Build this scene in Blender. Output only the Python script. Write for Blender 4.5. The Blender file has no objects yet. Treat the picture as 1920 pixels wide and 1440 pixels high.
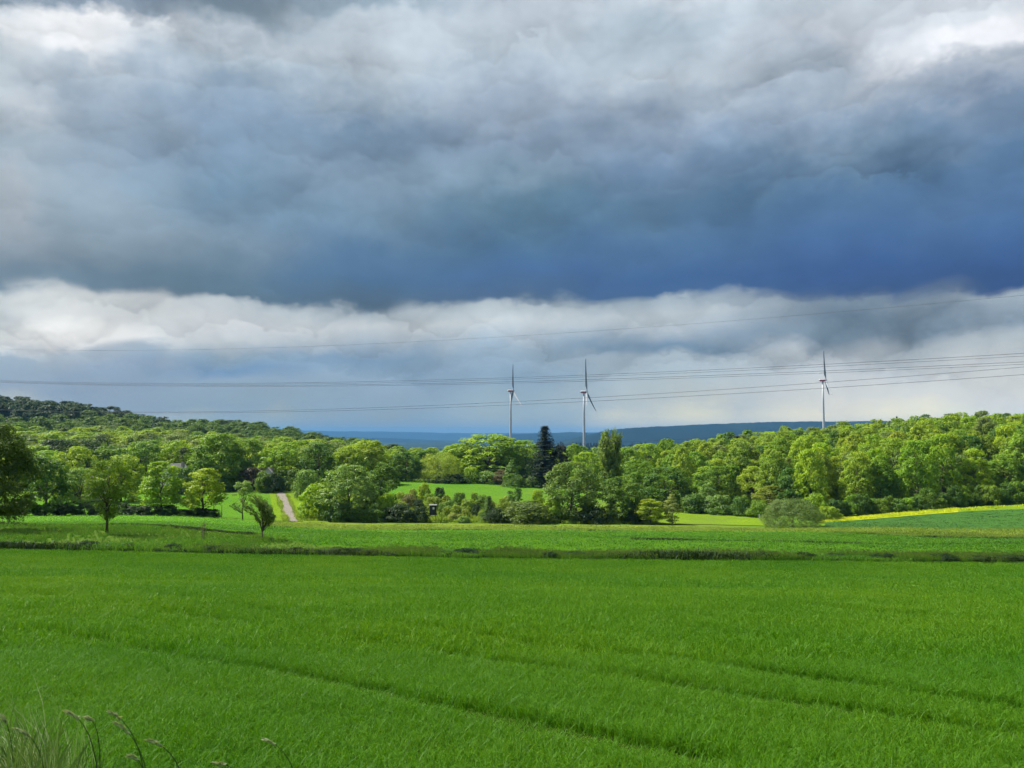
import bpy, math, random
import numpy as np
from mathutils import Vector, Matrix

R = math.radians
rng = np.random.default_rng(7)
random.seed(7)
sc = bpy.context.scene
col = sc.collection

# ---------------------------------------------------------------- camera, light, exposure
F = 1507.0                       # focal length in pixels of the 1920 wide photograph
HZ = 815.0                       # row of the true horizon
PITCH = math.atan((HZ - 720.0) / F)
EYE = 1.95
SUN_EL, SUN_AZ = 52.0, -68.0     # azimuth measured from +Y (view direction), negative = left
EXPO = 1.0
SUN_STRENGTH = 5.0

cam = bpy.data.cameras.new('camera')
cam.sensor_width = 36.0
cam.lens = 36.0 * F / 1920.0
cam.clip_start = 0.05
cam.clip_end = 60000.0
camo = bpy.data.objects.new('camera', cam)
camo.location = (0, 0, EYE)
camo.rotation_euler = (math.pi / 2 + PITCH, 0, 0)
col.objects.link(camo)
sc.camera = camo

sc.view_settings.view_transform = 'Standard'
sc.view_settings.look = 'None'
sc.view_settings.gamma = 1.0
sc.view_settings.use_curve_mapping = False
sc.view_settings.exposure = EXPO
try:
    sc.cycles.use_denoising = True
    sc.cycles.use_adaptive_sampling = True
    sc.cycles.adaptive_threshold = 0.022
    sc.cycles.adaptive_min_samples = 12
    sc.cycles.max_bounces = 4
    sc.cycles.transmission_bounces = 3
    sc.cycles.diffuse_bounces = 2
    sc.cycles.glossy_bounces = 1
    sc.cycles.transparent_max_bounces = 12
    sc.cycles.volume_bounces = 0
except Exception:
    pass


def s2l(c):
    return tuple(((v / 255.0) / 12.92 if v / 255.0 <= 0.04045 else ((v / 255.0 + 0.055) / 1.055) ** 2.4) for v in c)


def ray(px, py):
    xc = (px - 960.0) / F
    yc = (720.0 - py) / F
    return Vector((xc, math.cos(PITCH) - yc * math.sin(PITCH), math.sin(PITCH) + yc * math.cos(PITCH)))


# --- world: cloud sky over a Nishita base
w = bpy.data.worlds.new('World')
sc.world = w
w.use_nodes = True
nt = w.node_tree
try:
    w.cycles.sampling_method = 'MANUAL'
    w.cycles.sample_map_resolution = 512
except Exception:
    pass
nt.nodes.clear()


def N(tree, kind, **kw):
    n = tree.nodes.new(kind)
    for k, v in kw.items():
        setattr(n, k, v)
    return n


def M(tree, op, a, b=None, c=None, clamp=False):
    n = tree.nodes.new('ShaderNodeMath')
    n.operation = op
    n.use_clamp = clamp
    for i, v in enumerate((a, b, c)):
        if v is None:
            continue
        if isinstance(v, (int, float)):
            n.inputs[i].default_value = v
        else:
            tree.links.new(v, n.inputs[i])
    return n.outputs[0]


def mixc(tree, fac, a, b, mode='MIX'):
    n = tree.nodes.new('ShaderNodeMix')
    n.data_type = 'RGBA'
    n.blend_type = mode
    for i, v in ((0, fac), (6, a), (7, b)):
        if isinstance(v, (int, float)):
            n.inputs[i].default_value = v
        elif isinstance(v, tuple):
            n.inputs[i].default_value = v if len(v) == 4 else (*v, 1)
        else:
            tree.links.new(v, n.inputs[i])
    return n.outputs[2]


def noise(tree, vec, scale, detail=5, rough=0.55, lac=2.0, out=0):
    n = tree.nodes.new('ShaderNodeTexNoise')
    n.inputs['Scale'].default_value = scale
    n.inputs['Detail'].default_value = detail
    n.inputs['Roughness'].default_value = rough
    n.inputs['Lacunarity'].default_value = lac
    if vec is not None:
        tree.links.new(vec, n.inputs['Vector'])
    return n.outputs[out]


SKY = {
    0: [(-250, (190, 203, 214)), (-40, (150, 168, 182)), (0, (125, 145, 160)), (25, (225, 232, 238)), (60, (240, 244, 247)),
        (100, (200, 212, 220)), (190, (200, 210, 218)), (250, (165, 182, 195)), (350, (172, 183, 192)),
        (440, (150, 163, 175)), (500, (118, 140, 158)), (535, (110, 135, 155)), (552, (190, 200, 205)),
        (590, (185, 195, 202)), (625, (215, 220, 222)), (650, (205, 212, 218)), (665, (150, 172, 192)),
        (720, (140, 165, 192)), (800, (165, 188, 210))],
    150: [(-250, (190, 203, 214)), (-30, (140, 158, 175)), (0, (150, 168, 185)), (30, (248, 250, 252)), (80, (242, 245, 248)), (108, (195, 207, 217)),
          (170, (165, 182, 198)), (260, (150, 170, 188)), (350, (150, 170, 185)), (440, (135, 155, 170)),
          (500, (100, 125, 145)), (528, (105, 130, 150)), (542, (205, 211, 213)), (600, (208, 213, 216)),
          (622, (228, 230, 231)), (640, (238, 239, 240)), (652, (170, 185, 200)), (700, (140, 165, 192)), (760, (135, 162, 190)),
          (800, (160, 185, 208))],
    400: [(-250, (190, 203, 214)), (-20, (115, 135, 150)), (0, (118, 138, 152)), (20, (125, 145, 160)), (60, (200, 212, 222)),
          (100, (170, 188, 202)), (130, (150, 172, 192)), (250, (135, 160, 185)), (350, (120, 152, 178)),
          (440, (128, 152, 172)), (520, (95, 125, 148)), (548, (90, 118, 140)), (562, (188, 199, 206)),
          (600, (208, 214, 219)), (640, (190, 200, 208)), (670, (140, 168, 192)), (690, (112, 150, 190)),
          (710, (140, 168, 195)), (760, (135, 165, 192)), (800, (145, 175, 200))],
    700: [(-250, (190, 203, 214)), (0, (150, 170, 185)), (25, (195, 208, 218)), (120, (190, 203, 213)),
          (190, (165, 183, 198)), (260, (125, 152, 178)), (310, (135, 160, 182)), (400, (115, 145, 170)),
          (470, (85, 120, 155)), (520, (75, 112, 150)), (568, (82, 108, 132)), (584, (170, 184, 194)),
          (610, (198, 206, 212)), (640, (170, 186, 200)), (670, (125, 158, 190)), (700, (140, 168, 195)),
          (760, (135, 165, 192)), (805, (130, 165, 198))],
    960: [(-250, (190, 203, 214)), (0, (198, 210, 221)), (100, (188, 202, 213)), (180, (165, 182, 200)),
          (260, (140, 162, 185)), (320, (130, 155, 175)), (380, (100, 135, 160)), (450, (80, 118, 152)),
          (510, (72, 110, 155)), (558, (75, 105, 140)), (573, (170, 184, 193)), (610, (192, 202, 209)),
          (650, (155, 178, 198)), (700, (135, 165, 192)), (760, (150, 178, 200)), (805, (140, 172, 200))],
    1250: [(-250, (190, 203, 214)), (0, (205, 216, 226)), (60, (180, 197, 210)), (140, (190, 203, 214)),
           (220, (150, 170, 192)), (300, (115, 142, 172)), (380, (95, 130, 162)), (450, (80, 118, 160)),
           (520, (62, 100, 150)), (546, (65, 102, 148)), (560, (155, 172, 185)), (590, (182, 194, 203)),
           (620, (165, 180, 193)), (650, (110, 142, 172)), (664, (162, 180, 194)), (700, (165, 185, 200)),
           (760, (175, 192, 205)), (800, (190, 205, 215))],
    1600: [(-250, (190, 203, 214)), (0, (200, 212, 222)), (40, (205, 214, 224)), (120, (175, 190, 205)),
           (200, (145, 166, 188)), (280, (112, 142, 170)), (350, (85, 121, 160)), (430, (75, 112, 158)),
           (510, (58, 95, 150)), (541, (58, 92, 142)), (554, (122, 141, 160)), (590, (105, 128, 150)),
           (625, (125, 148, 170)), (650, (187, 197, 206)), (680, (190, 200, 210)), (740, (205, 212, 218)),
           (800, (205, 213, 220))],
    1850: [(-250, (190, 203, 214)), (0, (215, 222, 230)), (30, (240, 243, 248)), (90, (242, 245, 251)),
           (118, (188, 198, 210)), (200, (126, 149, 176)), (300, (95, 129, 166)), (400, (75, 111, 156)),
           (480, (60, 97, 148)), (538, (50, 85, 140)), (550, (160, 175, 188)), (580, (140, 158, 175)),
           (610, (130, 150, 170)), (640, (175, 188, 198)), (680, (200, 208, 214)), (740, (215, 221, 225)),
           (800, (215, 222, 226))],
}
EL0, EL1 = -0.05, 0.75
HAZE_DENSITY = 9.0e-5
HAZE_TOP = 152.0
HAZE_GLOW = (0.13, 0.37, 0.73)      # what a long column of that haze looks like, display linear


def through_haze(c, d):
    """cloud colour above the haze layer that reads as c when seen through it"""
    L = min(22000.0, HAZE_TOP / max(d.z, 1e-3))
    t = max(0.4, math.exp(-HAZE_DENSITY * L))
    return tuple(min(1.3, max(.02, (v - (1 - t) * g) / t)) for v, g in zip(c, HAZE_GLOW))


geo = N(nt, 'ShaderNodeTexCoord')
vecD = geo.outputs['Generated']
sep = N(nt, 'ShaderNodeSeparateXYZ')
nt.links.new(vecD, sep.inputs[0])
az = M(nt, 'ARCTAN2', sep.outputs[0], sep.outputs[1])
el = M(nt, 'ARCSINE', sep.outputs[2])
cmb = N(nt, 'ShaderNodeCombineXYZ')
nt.links.new(az, cmb.inputs[0])
nt.links.new(M(nt, 'MULTIPLY', el, 1.4), cmb.inputs[1])
cv = cmb.outputs[0]
# cloud billows: large soft warps and small ragged ones
wa = noise(nt, cv, 5.0, 4, 0.55)
wb = noise(nt, cv, 9.0, 7, 0.58)
cmb2 = N(nt, 'ShaderNodeCombineXYZ')
nt.links.new(M(nt, 'ADD', az, 3.7), cmb2.inputs[0])
nt.links.new(M(nt, 'MULTIPLY', el, 1.3), cmb2.inputs[1])
wc = noise(nt, cmb2.outputs[0], 6.5, 6, 0.55)
wd = noise(nt, cmb2.outputs[0], 38.0, 5, 0.6)
# less warp right at the horizon
lowfade = N(nt, 'ShaderNodeMapRange')
lowfade.inputs[1].default_value = 0.17
lowfade.inputs[2].default_value = 0.33
lowfade.inputs[3].default_value = 0.62
lowfade.inputs[4].default_value = 1.8
nt.links.new(el, lowfade.inputs[0])
def cells(scale, seedz, squash):
    """rounded cloud heads: height above each head's own centre, and closeness to it"""
    cc_ = N(nt, 'ShaderNodeCombineXYZ')
    nt.links.new(M(nt, 'ADD', az, M(nt, 'ADD', M(nt, 'MULTIPLY', wb, .10), M(nt, 'MULTIPLY', wd, .035))), cc_.inputs[0])
    nt.links.new(M(nt, 'ADD', M(nt, 'MULTIPLY', el, squash), M(nt, 'ADD', M(nt, 'MULTIPLY', wc, .12), M(nt, 'MULTIPLY', wd, .06))), cc_.inputs[1])
    cc_.inputs[2].default_value = seedz
    vo = N(nt, 'ShaderNodeTexVoronoi', feature='SMOOTH_F1')
    vo.inputs['Smoothness'].default_value = 0.12
    vo.inputs['Scale'].default_value = scale
    nt.links.new(cc_.outputs[0], vo.inputs['Vector'])
    sp_ = N(nt, 'ShaderNodeSeparateXYZ')
    nt.links.new(vo.outputs['Position'], sp_.inputs[0])
    s0 = N(nt, 'ShaderNodeSeparateXYZ')
    nt.links.new(cc_.outputs[0], s0.inputs[0])
    up = M(nt, 'MULTIPLY', M(nt, 'SUBTRACT', s0.outputs[1], sp_.outputs[1]), scale)
    return up, M(nt, 'SUBTRACT', 0.48, vo.outputs['Distance'])


up1, near1 = cells(7.0, 0.0, 1.7)
up2, near2 = cells(17.0, 3.3, 1.6)
heads = M(nt, 'ADD', M(nt, 'MULTIPLY', near1, 0.6), M(nt, 'MULTIPLY', near2, 0.4))
litup = M(nt, 'ADD', M(nt, 'MULTIPLY', up1, 0.6), M(nt, 'MULTIPLY', up2, 0.4))
wsum = M(nt, 'ADD', M(nt, 'MULTIPLY', M(nt, 'SUBTRACT', wb, 0.5), 0.055),
         M(nt, 'MULTIPLY', M(nt, 'SUBTRACT', wd, 0.5), 0.017))
el2 = M(nt, 'SUBTRACT', M(nt, 'ADD', el, M(nt, 'MULTIPLY', wsum, lowfade.outputs[0])), M(nt, 'MULTIPLY', heads, 0.034))
az2 = M(nt, 'ADD', az, M(nt, 'ADD', M(nt, 'MULTIPLY', M(nt, 'SUBTRACT', wc, 0.5), 0.22),
                         M(nt, 'MULTIPLY', M(nt, 'SUBTRACT', wd, 0.5), 0.05)))
elfac = M(nt, 'DIVIDE', M(nt, 'SUBTRACT', el2, EL0), EL1 - EL0, clamp=True)
prev = None
prev_az = None
for cx in sorted(SKY):
    rn = N(nt, 'ShaderNodeValToRGB')
    cr = rn.color_ramp
    cr.interpolation = 'LINEAR'
    stops = []
    for y, c in SKY[cx]:
        d = ray(cx, y).normalized()
        stops.append(((math.asin(d.z) - EL0) / (EL1 - EL0), through_haze(s2l(c), d)))
    stops.sort()
    while len(cr.elements) < len(stops):
        cr.elements.new(0.5)
    for e, (p, c) in zip(cr.elements, stops):
        e.position = min(1, max(0, p))
        e.color = (*c, 1)
    nt.links.new(elfac, rn.inputs[0])
    d = ray(cx, 500).normalized()
    a = math.atan2(d.x, d.y)
    if prev is None:
        prev = rn.outputs[0]
    else:
        mr = N(nt, 'ShaderNodeMapRange')
        mr.interpolation_type = 'SMOOTHSTEP'
        mr.inputs[1].default_value = prev_az
        mr.inputs[2].default_value = a
        nt.links.new(az2, mr.inputs[0])
        prev = mixc(nt, mr.outputs[0], prev, rn.outputs[0])
    prev_az = a
# billow shading detail
ln = N(nt, 'ShaderNodeTexNoise')
ln.inputs['Scale'].default_value = 6.5
ln.inputs['Detail'].default_value = 8
ln.inputs['Roughness'].default_value = 0.6
ln.inputs['Distortion'].default_value = 0.5
nt.links.new(cmb2.outputs[0], ln.inputs['Vector'])
cr_ = M(nt, 'ABSOLUTE', M(nt, 'SUBTRACT', M(nt, 'MULTIPLY', wa, 2.0), 1.0))
hi = N(nt, 'ShaderNodeMapRange')
hi.inputs[1].default_value = 0.10
hi.inputs[2].default_value = 0.24
hi.inputs[3].default_value = 0.25
hi.inputs[4].default_value = 1.0
nt.links.new(el, hi.inputs[0])
det = M(nt, 'ADD', M(nt, 'MULTIPLY', M(nt, 'SUBTRACT', ln.outputs[0], 0.5), 0.6),
        M(nt, 'ADD', M(nt, 'MULTIPLY', M(nt, 'SUBTRACT', wb, 0.5), 0.3), M(nt, 'MULTIPLY', M(nt, 'SUBTRACT', cr_, 0.16), 0.4)))
det = M(nt, 'MULTIPLY', det, hi.outputs[0])
# cumulus puffs low over the horizon: rounded lit tops, grey bases
cmb3 = N(nt, 'ShaderNodeCombineXYZ')
nt.links.new(az, cmb3.inputs[0])
nt.links.new(M(nt, 'MULTIPLY', el, 1.5), cmb3.inputs[1])
cmb3.inputs[2].default_value = 4.2
pl = noise(nt, cmb3.outputs[0], 4.0, 3, 0.5)
band = N(nt, 'ShaderNodeMapRange')
band.inputs[1].default_value = 0.20
band.inputs[2].default_value = 0.13
nt.links.new(el2, band.inputs[0])
band2 = N(nt, 'ShaderNodeMapRange')
band2.inputs[1].default_value = 0.045
band2.inputs[2].default_value = 0.105
nt.links.new(el2, band2.inputs[0])
puff = M(nt, 'ADD', M(nt, 'MULTIPLY', litup, 0.4), M(nt, 'ADD', M(nt, 'MULTIPLY', heads, 0.55), M(nt, 'MULTIPLY', M(nt, 'SUBTRACT', pl, 0.5), 0.6)))
inband = M(nt, 'MULTIPLY', band.outputs[0], band2.outputs[0])
upper = N(nt, 'ShaderNodeMapRange')
upper.inputs[1].default_value = 0.17
upper.inputs[2].default_value = 0.30
upper.inputs[4].default_value = 0.62
nt.links.new(el2, upper.inputs[0])
puff = M(nt, 'MULTIPLY', puff, M(nt, 'ADD', inband, upper.outputs[0]))
det = M(nt, 'ADD', M(nt, 'ADD', 1.0, det), puff)
vm = N(nt, 'ShaderNodeVectorMath', operation='SCALE')
nt.links.new(prev, vm.inputs[0])
nt.links.new(det, vm.inputs['Scale'])
sky = N(nt, 'ShaderNodeTexSky')
sky.sky_type = 'NISHITA'
sky.sun_disc = False
sky.sun_elevation = R(SUN_EL)
sky.sun_rotation = R(SUN_AZ)
sky.altitude = 200
bgS = N(nt, 'ShaderNodeBackground')
nt.links.new(sky.outputs[0], bgS.inputs[0])
bgS.inputs[1].default_value = 0.06
bgC = N(nt, 'ShaderNodeBackground')
nt.links.new(vm.outputs[0], bgC.inputs[0])
bgC.inputs[1].default_value = 1.0 / (2 ** EXPO)
mx = N(nt, 'ShaderNodeMixShader')
mx.inputs[0].default_value = 0.94
nt.links.new(bgS.outputs[0], mx.inputs[1])
nt.links.new(bgC.outputs[0], mx.inputs[2])
wo = N(nt, 'ShaderNodeOutputWorld')
nt.links.new(mx.outputs[0], wo.inputs[0])

# --- sun
sl = bpy.data.lights.new('sun', 'SUN')
sl.energy = SUN_STRENGTH
sl.angle = R(0.53)
sl.color = (1.0, 0.95, 0.86)
so = bpy.data.objects.new('sun', sl)
SUN_DIR = Vector((math.sin(R(SUN_AZ)) * math.cos(R(SUN_EL)), math.cos(R(SUN_AZ)) * math.cos(R(SUN_EL)), math.sin(R(SUN_EL))))
so.rotation_euler = (-SUN_DIR).to_track_quat('-Z', 'Y').to_euler()
so.location = (-60, 20, 90)
col.objects.link(so)

# ---------------------------------------------------------------- materials
MATS = {}


def new_mat(name):
    m = bpy.data.materials.new(name)
    m.use_nodes = True
    m.node_tree.nodes.clear()
    MATS[name] = m
    return m, m.node_tree


def out_surf(t, shader):
    o = t.nodes.new('ShaderNodeOutputMaterial')
    t.links.new(shader, o.inputs[0])


def foliage_mat(name, base=None, transl=0.4, rough=0.55, spec=0.25, hue=0.12, world_noise=0.09):
    """leaf material: colour from the object's own colour (or a fixed one), varied leaf by leaf"""
    m, t = new_mat(name)
    att = N(t, 'ShaderNodeAttribute', attribute_name='tint')
    if base is None:
        oi = N(t, 'ShaderNodeObjectInfo')
        c = oi.outputs['Color']
    else:
        rgb = N(t, 'ShaderNodeRGB')
        rgb.outputs[0].default_value = (*base, 1)
        c = rgb.outputs[0]
    g = N(t, 'ShaderNodeNewGeometry')
    nz = noise(t, g.outputs['Position'], world_noise, 2, 0.5)
    hs = N(t, 'ShaderNodeHueSaturation')
    t.links.new(c, hs.inputs['Color'])
    k = M(t, 'SUBTRACT', att.outputs['Fac'], 0.5)
    t.links.new(M(t, 'SUBTRACT', M(t, 'SUBTRACT', 0.5, M(t, 'MULTIPLY', k, hue * 0.35)),
                  M(t, 'MULTIPLY', M(t, 'SUBTRACT', nz, 0.5), 0.05)), hs.inputs['Hue'])
    t.links.new(M(t, 'ADD', 1.0, M(t, 'ADD', M(t, 'MULTIPLY', k, 0.9), M(t, 'MULTIPLY', M(t, 'SUBTRACT', nz, 0.5), 0.5))), hs.inputs['Value'])
    p = N(t, 'ShaderNodeBsdfPrincipled')
    t.links.new(hs.outputs[0], p.inputs['Base Color'])
    p.inputs['Roughness'].default_value = rough
    p.inputs['Specular IOR Level'].default_value = spec
    tr = N(t, 'ShaderNodeBsdfTranslucent')
    tc = mixc(t, 1.0, hs.outputs[0], (1.25, 1.15, 0.55), 'MULTIPLY')
    t.links.new(tc, tr.inputs[0])
    ms = N(t, 'ShaderNodeMixShader')
    ms.inputs[0].default_value = transl
    t.links.new(p.outputs[0], ms.inputs[1])
    t.links.new(tr.outputs[0], ms.inputs[2])
    out_surf(t, ms.outputs[0])
    return m


def ground_mat(name, c1, c2, c3=None, s1=0.15, s2=4.0, stretch=(1, 1, 1), rough=0.9, bump=0.4, s3=0.03):
    m, t = new_mat(name)
    g = N(t, 'ShaderNodeNewGeometry')
    mp = N(t, 'ShaderNodeMapping')
    mp.inputs['Scale'].default_value = stretch
    t.links.new(g.outputs['Position'], mp.inputs[0])
    a = noise(t, mp.outputs[0], s1, 4, 0.6)
    b = noise(t, mp.outputs[0], s2, 5, 0.7)
    f = M(t, 'ADD', M(t, 'MULTIPLY', a, 0.6), M(t, 'MULTIPLY', b, 0.4))
    mr = N(t, 'ShaderNodeMapRange')
    mr.inputs[1].default_value = 0.36
    mr.inputs[2].default_value = 0.64
    t.links.new(f, mr.inputs[0])
    c = mixc(t, mr.outputs[0], c1, c2)
    if c3 is not None:
        n3 = noise(t, mp.outputs[0], s3, 3, 0.5)
        mr3 = N(t, 'ShaderNodeMapRange')
        mr3.inputs[1].default_value = 0.5
        mr3.inputs[2].default_value = 0.68
        t.links.new(n3, mr3.inputs[0])
        c = mixc(t, mr3.outputs[0], c, c3)
    p = N(t, 'ShaderNodeBsdfPrincipled')
    t.links.new(c, p.inputs['Base Color'])
    p.inputs['Roughness'].default_value = rough
    p.inputs['Specular IOR Level'].default_value = 0.0
    bn = N(t, 'ShaderNodeBump')
    bn.inputs['Strength'].default_value = bump
    bn.inputs['Distance'].default_value = 0.15
    t.links.new(b, bn.inputs['Height'])
    t.links.new(bn.outputs[0], p.inputs['Normal'])
    out_surf(t, p.outputs[0])
    return m


def plain_mat(name, c, rough=0.6, var=0.12, scale=3.0, spec=0.3, metallic=0.0):
    m, t = new_mat(name)
    g = N(t, 'ShaderNodeNewGeometry')
    a = noise(t, g.outputs['Position'], scale, 5, 0.6)
    c2 = tuple(v * (1 - var * 2) for v in c)
    c1 = tuple(min(1, v * (1 + var)) for v in c)
    cc = mixc(t, a, c2, c1)
    p = N(t, 'ShaderNodeBsdfPrincipled')
    t.links.new(cc, p.inputs['Base Color'])
    p.inputs['Roughness'].default_value = rough
    p.inputs['Specular IOR Level'].default_value = spec
    p.inputs['Metallic'].default_value = metallic
    out_surf(t, p.outputs[0])
    return m


LEAF = foliage_mat('leaf', transl=0.42)
NEEDLE = foliage_mat('needle', transl=0.1, hue=0.05)
WHEAT = foliage_mat('wheat_blade', (0.107, 0.284, 0.006), transl=0.35, rough=0.5, spec=0.25, hue=0.16, world_noise=0.13)
VERGE = foliage_mat('verge_blade', (0.125, 0.29, 0.03), transl=0.35, world_noise=0.5)
VERGEHEAD = foliage_mat('verge_seed', (0.2, 0.28, 0.06), transl=0.25)
TALLG = foliage_mat('tall_grass_blade', (0.13, 0.235, 0.045), transl=0.35, world_noise=2.0)
SEED = foliage_mat('seed_head', (0.33, 0.40, 0.2), transl=0.25, world_noise=2.0)
ROUGHG = foliage_mat('rough_grass_blade', (0.21, 0.31, 0.025), transl=0.35, world_noise=0.2)
RAPE = foliage_mat('rape_blossom', (0.52, 0.60, 0.018), transl=0.15, hue=0.02, world_noise=0.2)
BARK = plain_mat('bark', (0.075, 0.058, 0.042), 0.9, 0.25, 6)
BARKPALE = plain_mat('pale_bark', (0.22, 0.19, 0.13), 0.9, 0.2, 6)

GROUND = ground_mat('meadow_ground', (0.07, 0.14, 0.015), (0.10, 0.185, 0.02), (0.12, 0.16, 0.03))
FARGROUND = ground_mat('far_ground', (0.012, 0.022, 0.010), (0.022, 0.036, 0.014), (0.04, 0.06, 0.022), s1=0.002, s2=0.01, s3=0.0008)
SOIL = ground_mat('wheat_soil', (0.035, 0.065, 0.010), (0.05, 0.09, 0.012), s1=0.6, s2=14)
CROP = ground_mat('crop_strip', (0.066, 0.17, 0.011), (0.088, 0.2, 0.014), (0.07, 0.165, 0.013), s1=0.3, s2=5, stretch=(1, .35, 1))
CROP2 = ground_mat('young_cereal', (0.058, 0.145, 0.013), (0.078, 0.172, 0.016), (0.085, 0.16, 0.018), s1=0.08, s2=4)
CROP3 = ground_mat('blue_green_crop', (0.036, 0.095, 0.02), (0.048, 0.115, 0.023), s1=0.2, s2=4)
HAY = ground_mat('ripe_grass', (0.11, 0.165, 0.02), (0.145, 0.195, 0.026), (0.09, 0.17, 0.02), s1=0.3, s2=5, s3=0.06)
VERGEG = ground_mat('verge_ground', (0.08, 0.16, 0.02), (0.13, 0.20, 0.035), s1=0.5, s2=6)
ROUGHM = ground_mat('rough_meadow_ground', (0.12, 0.20, 0.018), (0.19, 0.26, 0.024), s1=0.2, s2=3)
VERGEL = ground_mat('sunny_bank', (0.09, 0.165, 0.011), (0.14, 0.215, 0.014), (0.11, 0.17, 0.02), s1=0.2, s2=3)
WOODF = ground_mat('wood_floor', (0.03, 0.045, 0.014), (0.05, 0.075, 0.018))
RAPEG = ground_mat('rape_field_ground', (0.38, 0.42, 0.02), (0.5, 0.54, 0.02), (0.24, 0.3, 0.02), s1=0.25, s2=4, s3=0.05)
TRACKM = ground_mat('gravel', (0.15, 0.135, 0.115), (0.225, 0.205, 0.18), (0.19, 0.18, 0.13), s1=0.5, s2=7, s3=0.3)
HILLM = ground_mat('shaded_hill_wood', (0.004, 0.008, 0.005), (0.007, 0.013, 0.007), (0.016, 0.026, 0.010), s1=0.01, s2=0.035, s3=0.0016)  # wooded hills; the cloud shade over them is put into this very dark colour

# ---------------------------------------------------------------- terrain
CTRL = []


def ctrl(d, rows):
    for px, z in rows:
        CTRL.append(((px - 960) / F * d, d, z))


def fpy(py, d, off=0.0):
    r = ray(960, py)
    return r.z / r.y * d + off


for px in (-300, 200, 960, 1700, 2300):
    ctrl(1.5, [(px, -2.05)])
edge = {-300: 1026, 100: 1029, 400: 1035, 560: 1038, 850: 1043, 1100: 1046, 1400: 1049, 1700: 1051, 1920: 1052, 2300: 1053}
for px, py in edge.items():
    z60 = fpy(py, 60, -0.28)
    ctrl(60, [(px, z60)])
    for d in (10, 30):
        ctrl(d, [(px, -1.95 + (z60 + 1.95) * d / 60)])
TAB = {
    75: {-300: 998, 100: 1000, 205: 1003, 400: 1012, 560: 1017, 850: 1020, 1100: 1021, 1400: 1022, 1920: 1025, 2300: 1026},
    100: {-300: 983, 100: 985, 400: 988, 560: 1000, 850: 1004, 1100: 1006, 1400: 1008, 1700: 1010, 1920: 1012, 2300: 1012},
    135: {-300: 970, 100: 972, 400: 975, 560: 988, 850: 992, 1100: 994, 1400: 995, 1700: 990, 1920: 988, 2300: 985},
    150: {-300: 966, 100: 967, 400: 971},
    170: {560: 978, 850: 982, 1100: 984, 1300: 985, 1480: 987, 1700: 970, 1920: 957, 2300: 950},
    190: {-300: 950, 100: 952, 400: 952, 1300: 972},
}
for d, row in TAB.items():
    for px, py in row.items():
        ctrl(d, [(px, fpy(py, d))])
ZT = {
    190: {1700: -17.0, 1920: -15.0, 2300: -14},
    228: {-300: -17, 100: -17.4, 530: -16.2, 850: -17.4, 1100: -18.6, 1400: -18.8, 1700: -13.8, 1920: -12, 2300: -11},
    275: {-300: -15.5, 100: -16, 560: -15.5, 850: -16.4, 960: -17.2, 1100: -17.2, 1400: -16.2, 1700: -10.5, 1920: -8.8, 2300: -7},
    350: {-300: -11, 100: -13, 400: -15, 560: -17, 850: -17, 1100: -18, 1400: -14.5, 1700: -8.8, 1920: -5.6, 2300: -3},
    450: {-300: -2, 0: -6, 200: -8, 400: -11, 560: -16, 850: -20, 1100: -22, 1400: -20, 1700: -13, 1920: -10, 2300: -8},
    600: {-300: 16, 0: 11, 200: 2, 300: -4.5, 480: -6.5, 580: -14, 680: -24, 850: -28, 1100: -30, 1400: -28, 1700: -23, 1920: -21, 2300: -20},
    800: {-300: 8, 0: -4, 300: -17, 560: -30, 850: -42, 1400: -42, 1920: -40, 2300: -40},
    1345: {-300: -60, 300: -62, 960: -66, 1400: -66, 2300: -64},
    3000: {-300: -72, 960: -72, 2300: -72},
    9000: {-300: -74, 960: -74, 2300: -74},
    22000: {-300: -74, 960: -74, 2300: -74},
}
for d, row in ZT.items():
    ctrl(d, list(row.items()))
C = np.array(CTRL)


def warp(x, y):
    x = np.asarray(x, float)
    y = np.maximum(np.asarray(y, float), -17.0)
    return np.clip(x / (y + 20.0), -0.95, 0.95) * 1.6, np.log((y + 20.0) / 20.0)


cu, cvv = warp(C[:, 0], C[:, 1])


def tps(r2):
    return np.where(r2 > 1e-12, r2 * np.log(np.maximum(r2, 1e-12)), 0.0)


n = len(C)
A = np.zeros((n + 3, n + 3))
A[:n, :n] = tps((cu[:, None] - cu[None]) ** 2 + (cvv[:, None] - cvv[None]) ** 2) + np.eye(n) * 2e-3
A[:n, n] = 1
A[:n, n + 1] = cu
A[:n, n + 2] = cvv
A[n:, :n] = A[:n, n:].T
rhs = np.zeros(n + 3)
rhs[:n] = C[:, 2]
W = np.linalg.solve(A, rhs)


def gz(x, y):
    """ground height (world z) at x, y"""
    x = np.atleast_1d(np.asarray(x, float))
    y = np.atleast_1d(np.asarray(y, float))
    u, v = warp(x, y)
    shp = u.shape
    u = u.ravel()
    v = v.ravel()
    res = np.empty(u.shape)
    for i in range(0, len(u), 20000):
        uu, vv = u[i:i + 20000], v[i:i + 20000]
        k = tps((uu[:, None] - cu[None]) ** 2 + (vv[:, None] - cvv[None]) ** 2)
        res[i:i + 20000] = k @ W[:n] + W[n] + W[n + 1] * uu + W[n + 2] * vv
    yy = y.ravel()
    far = np.clip((yy - 2500) / 1500, 0, 1)
    res = res * (1 - far) + (-74.0) * far
    return res.reshape(shp) + EYE


def gpt(px, d):
    x = (px - 960) / F * d
    return Vector((x, d, float(gz(x, d)[0])))


def z_at(py, d):
    r = ray(960, py)
    return r.z / r.y * d + EYE


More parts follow.
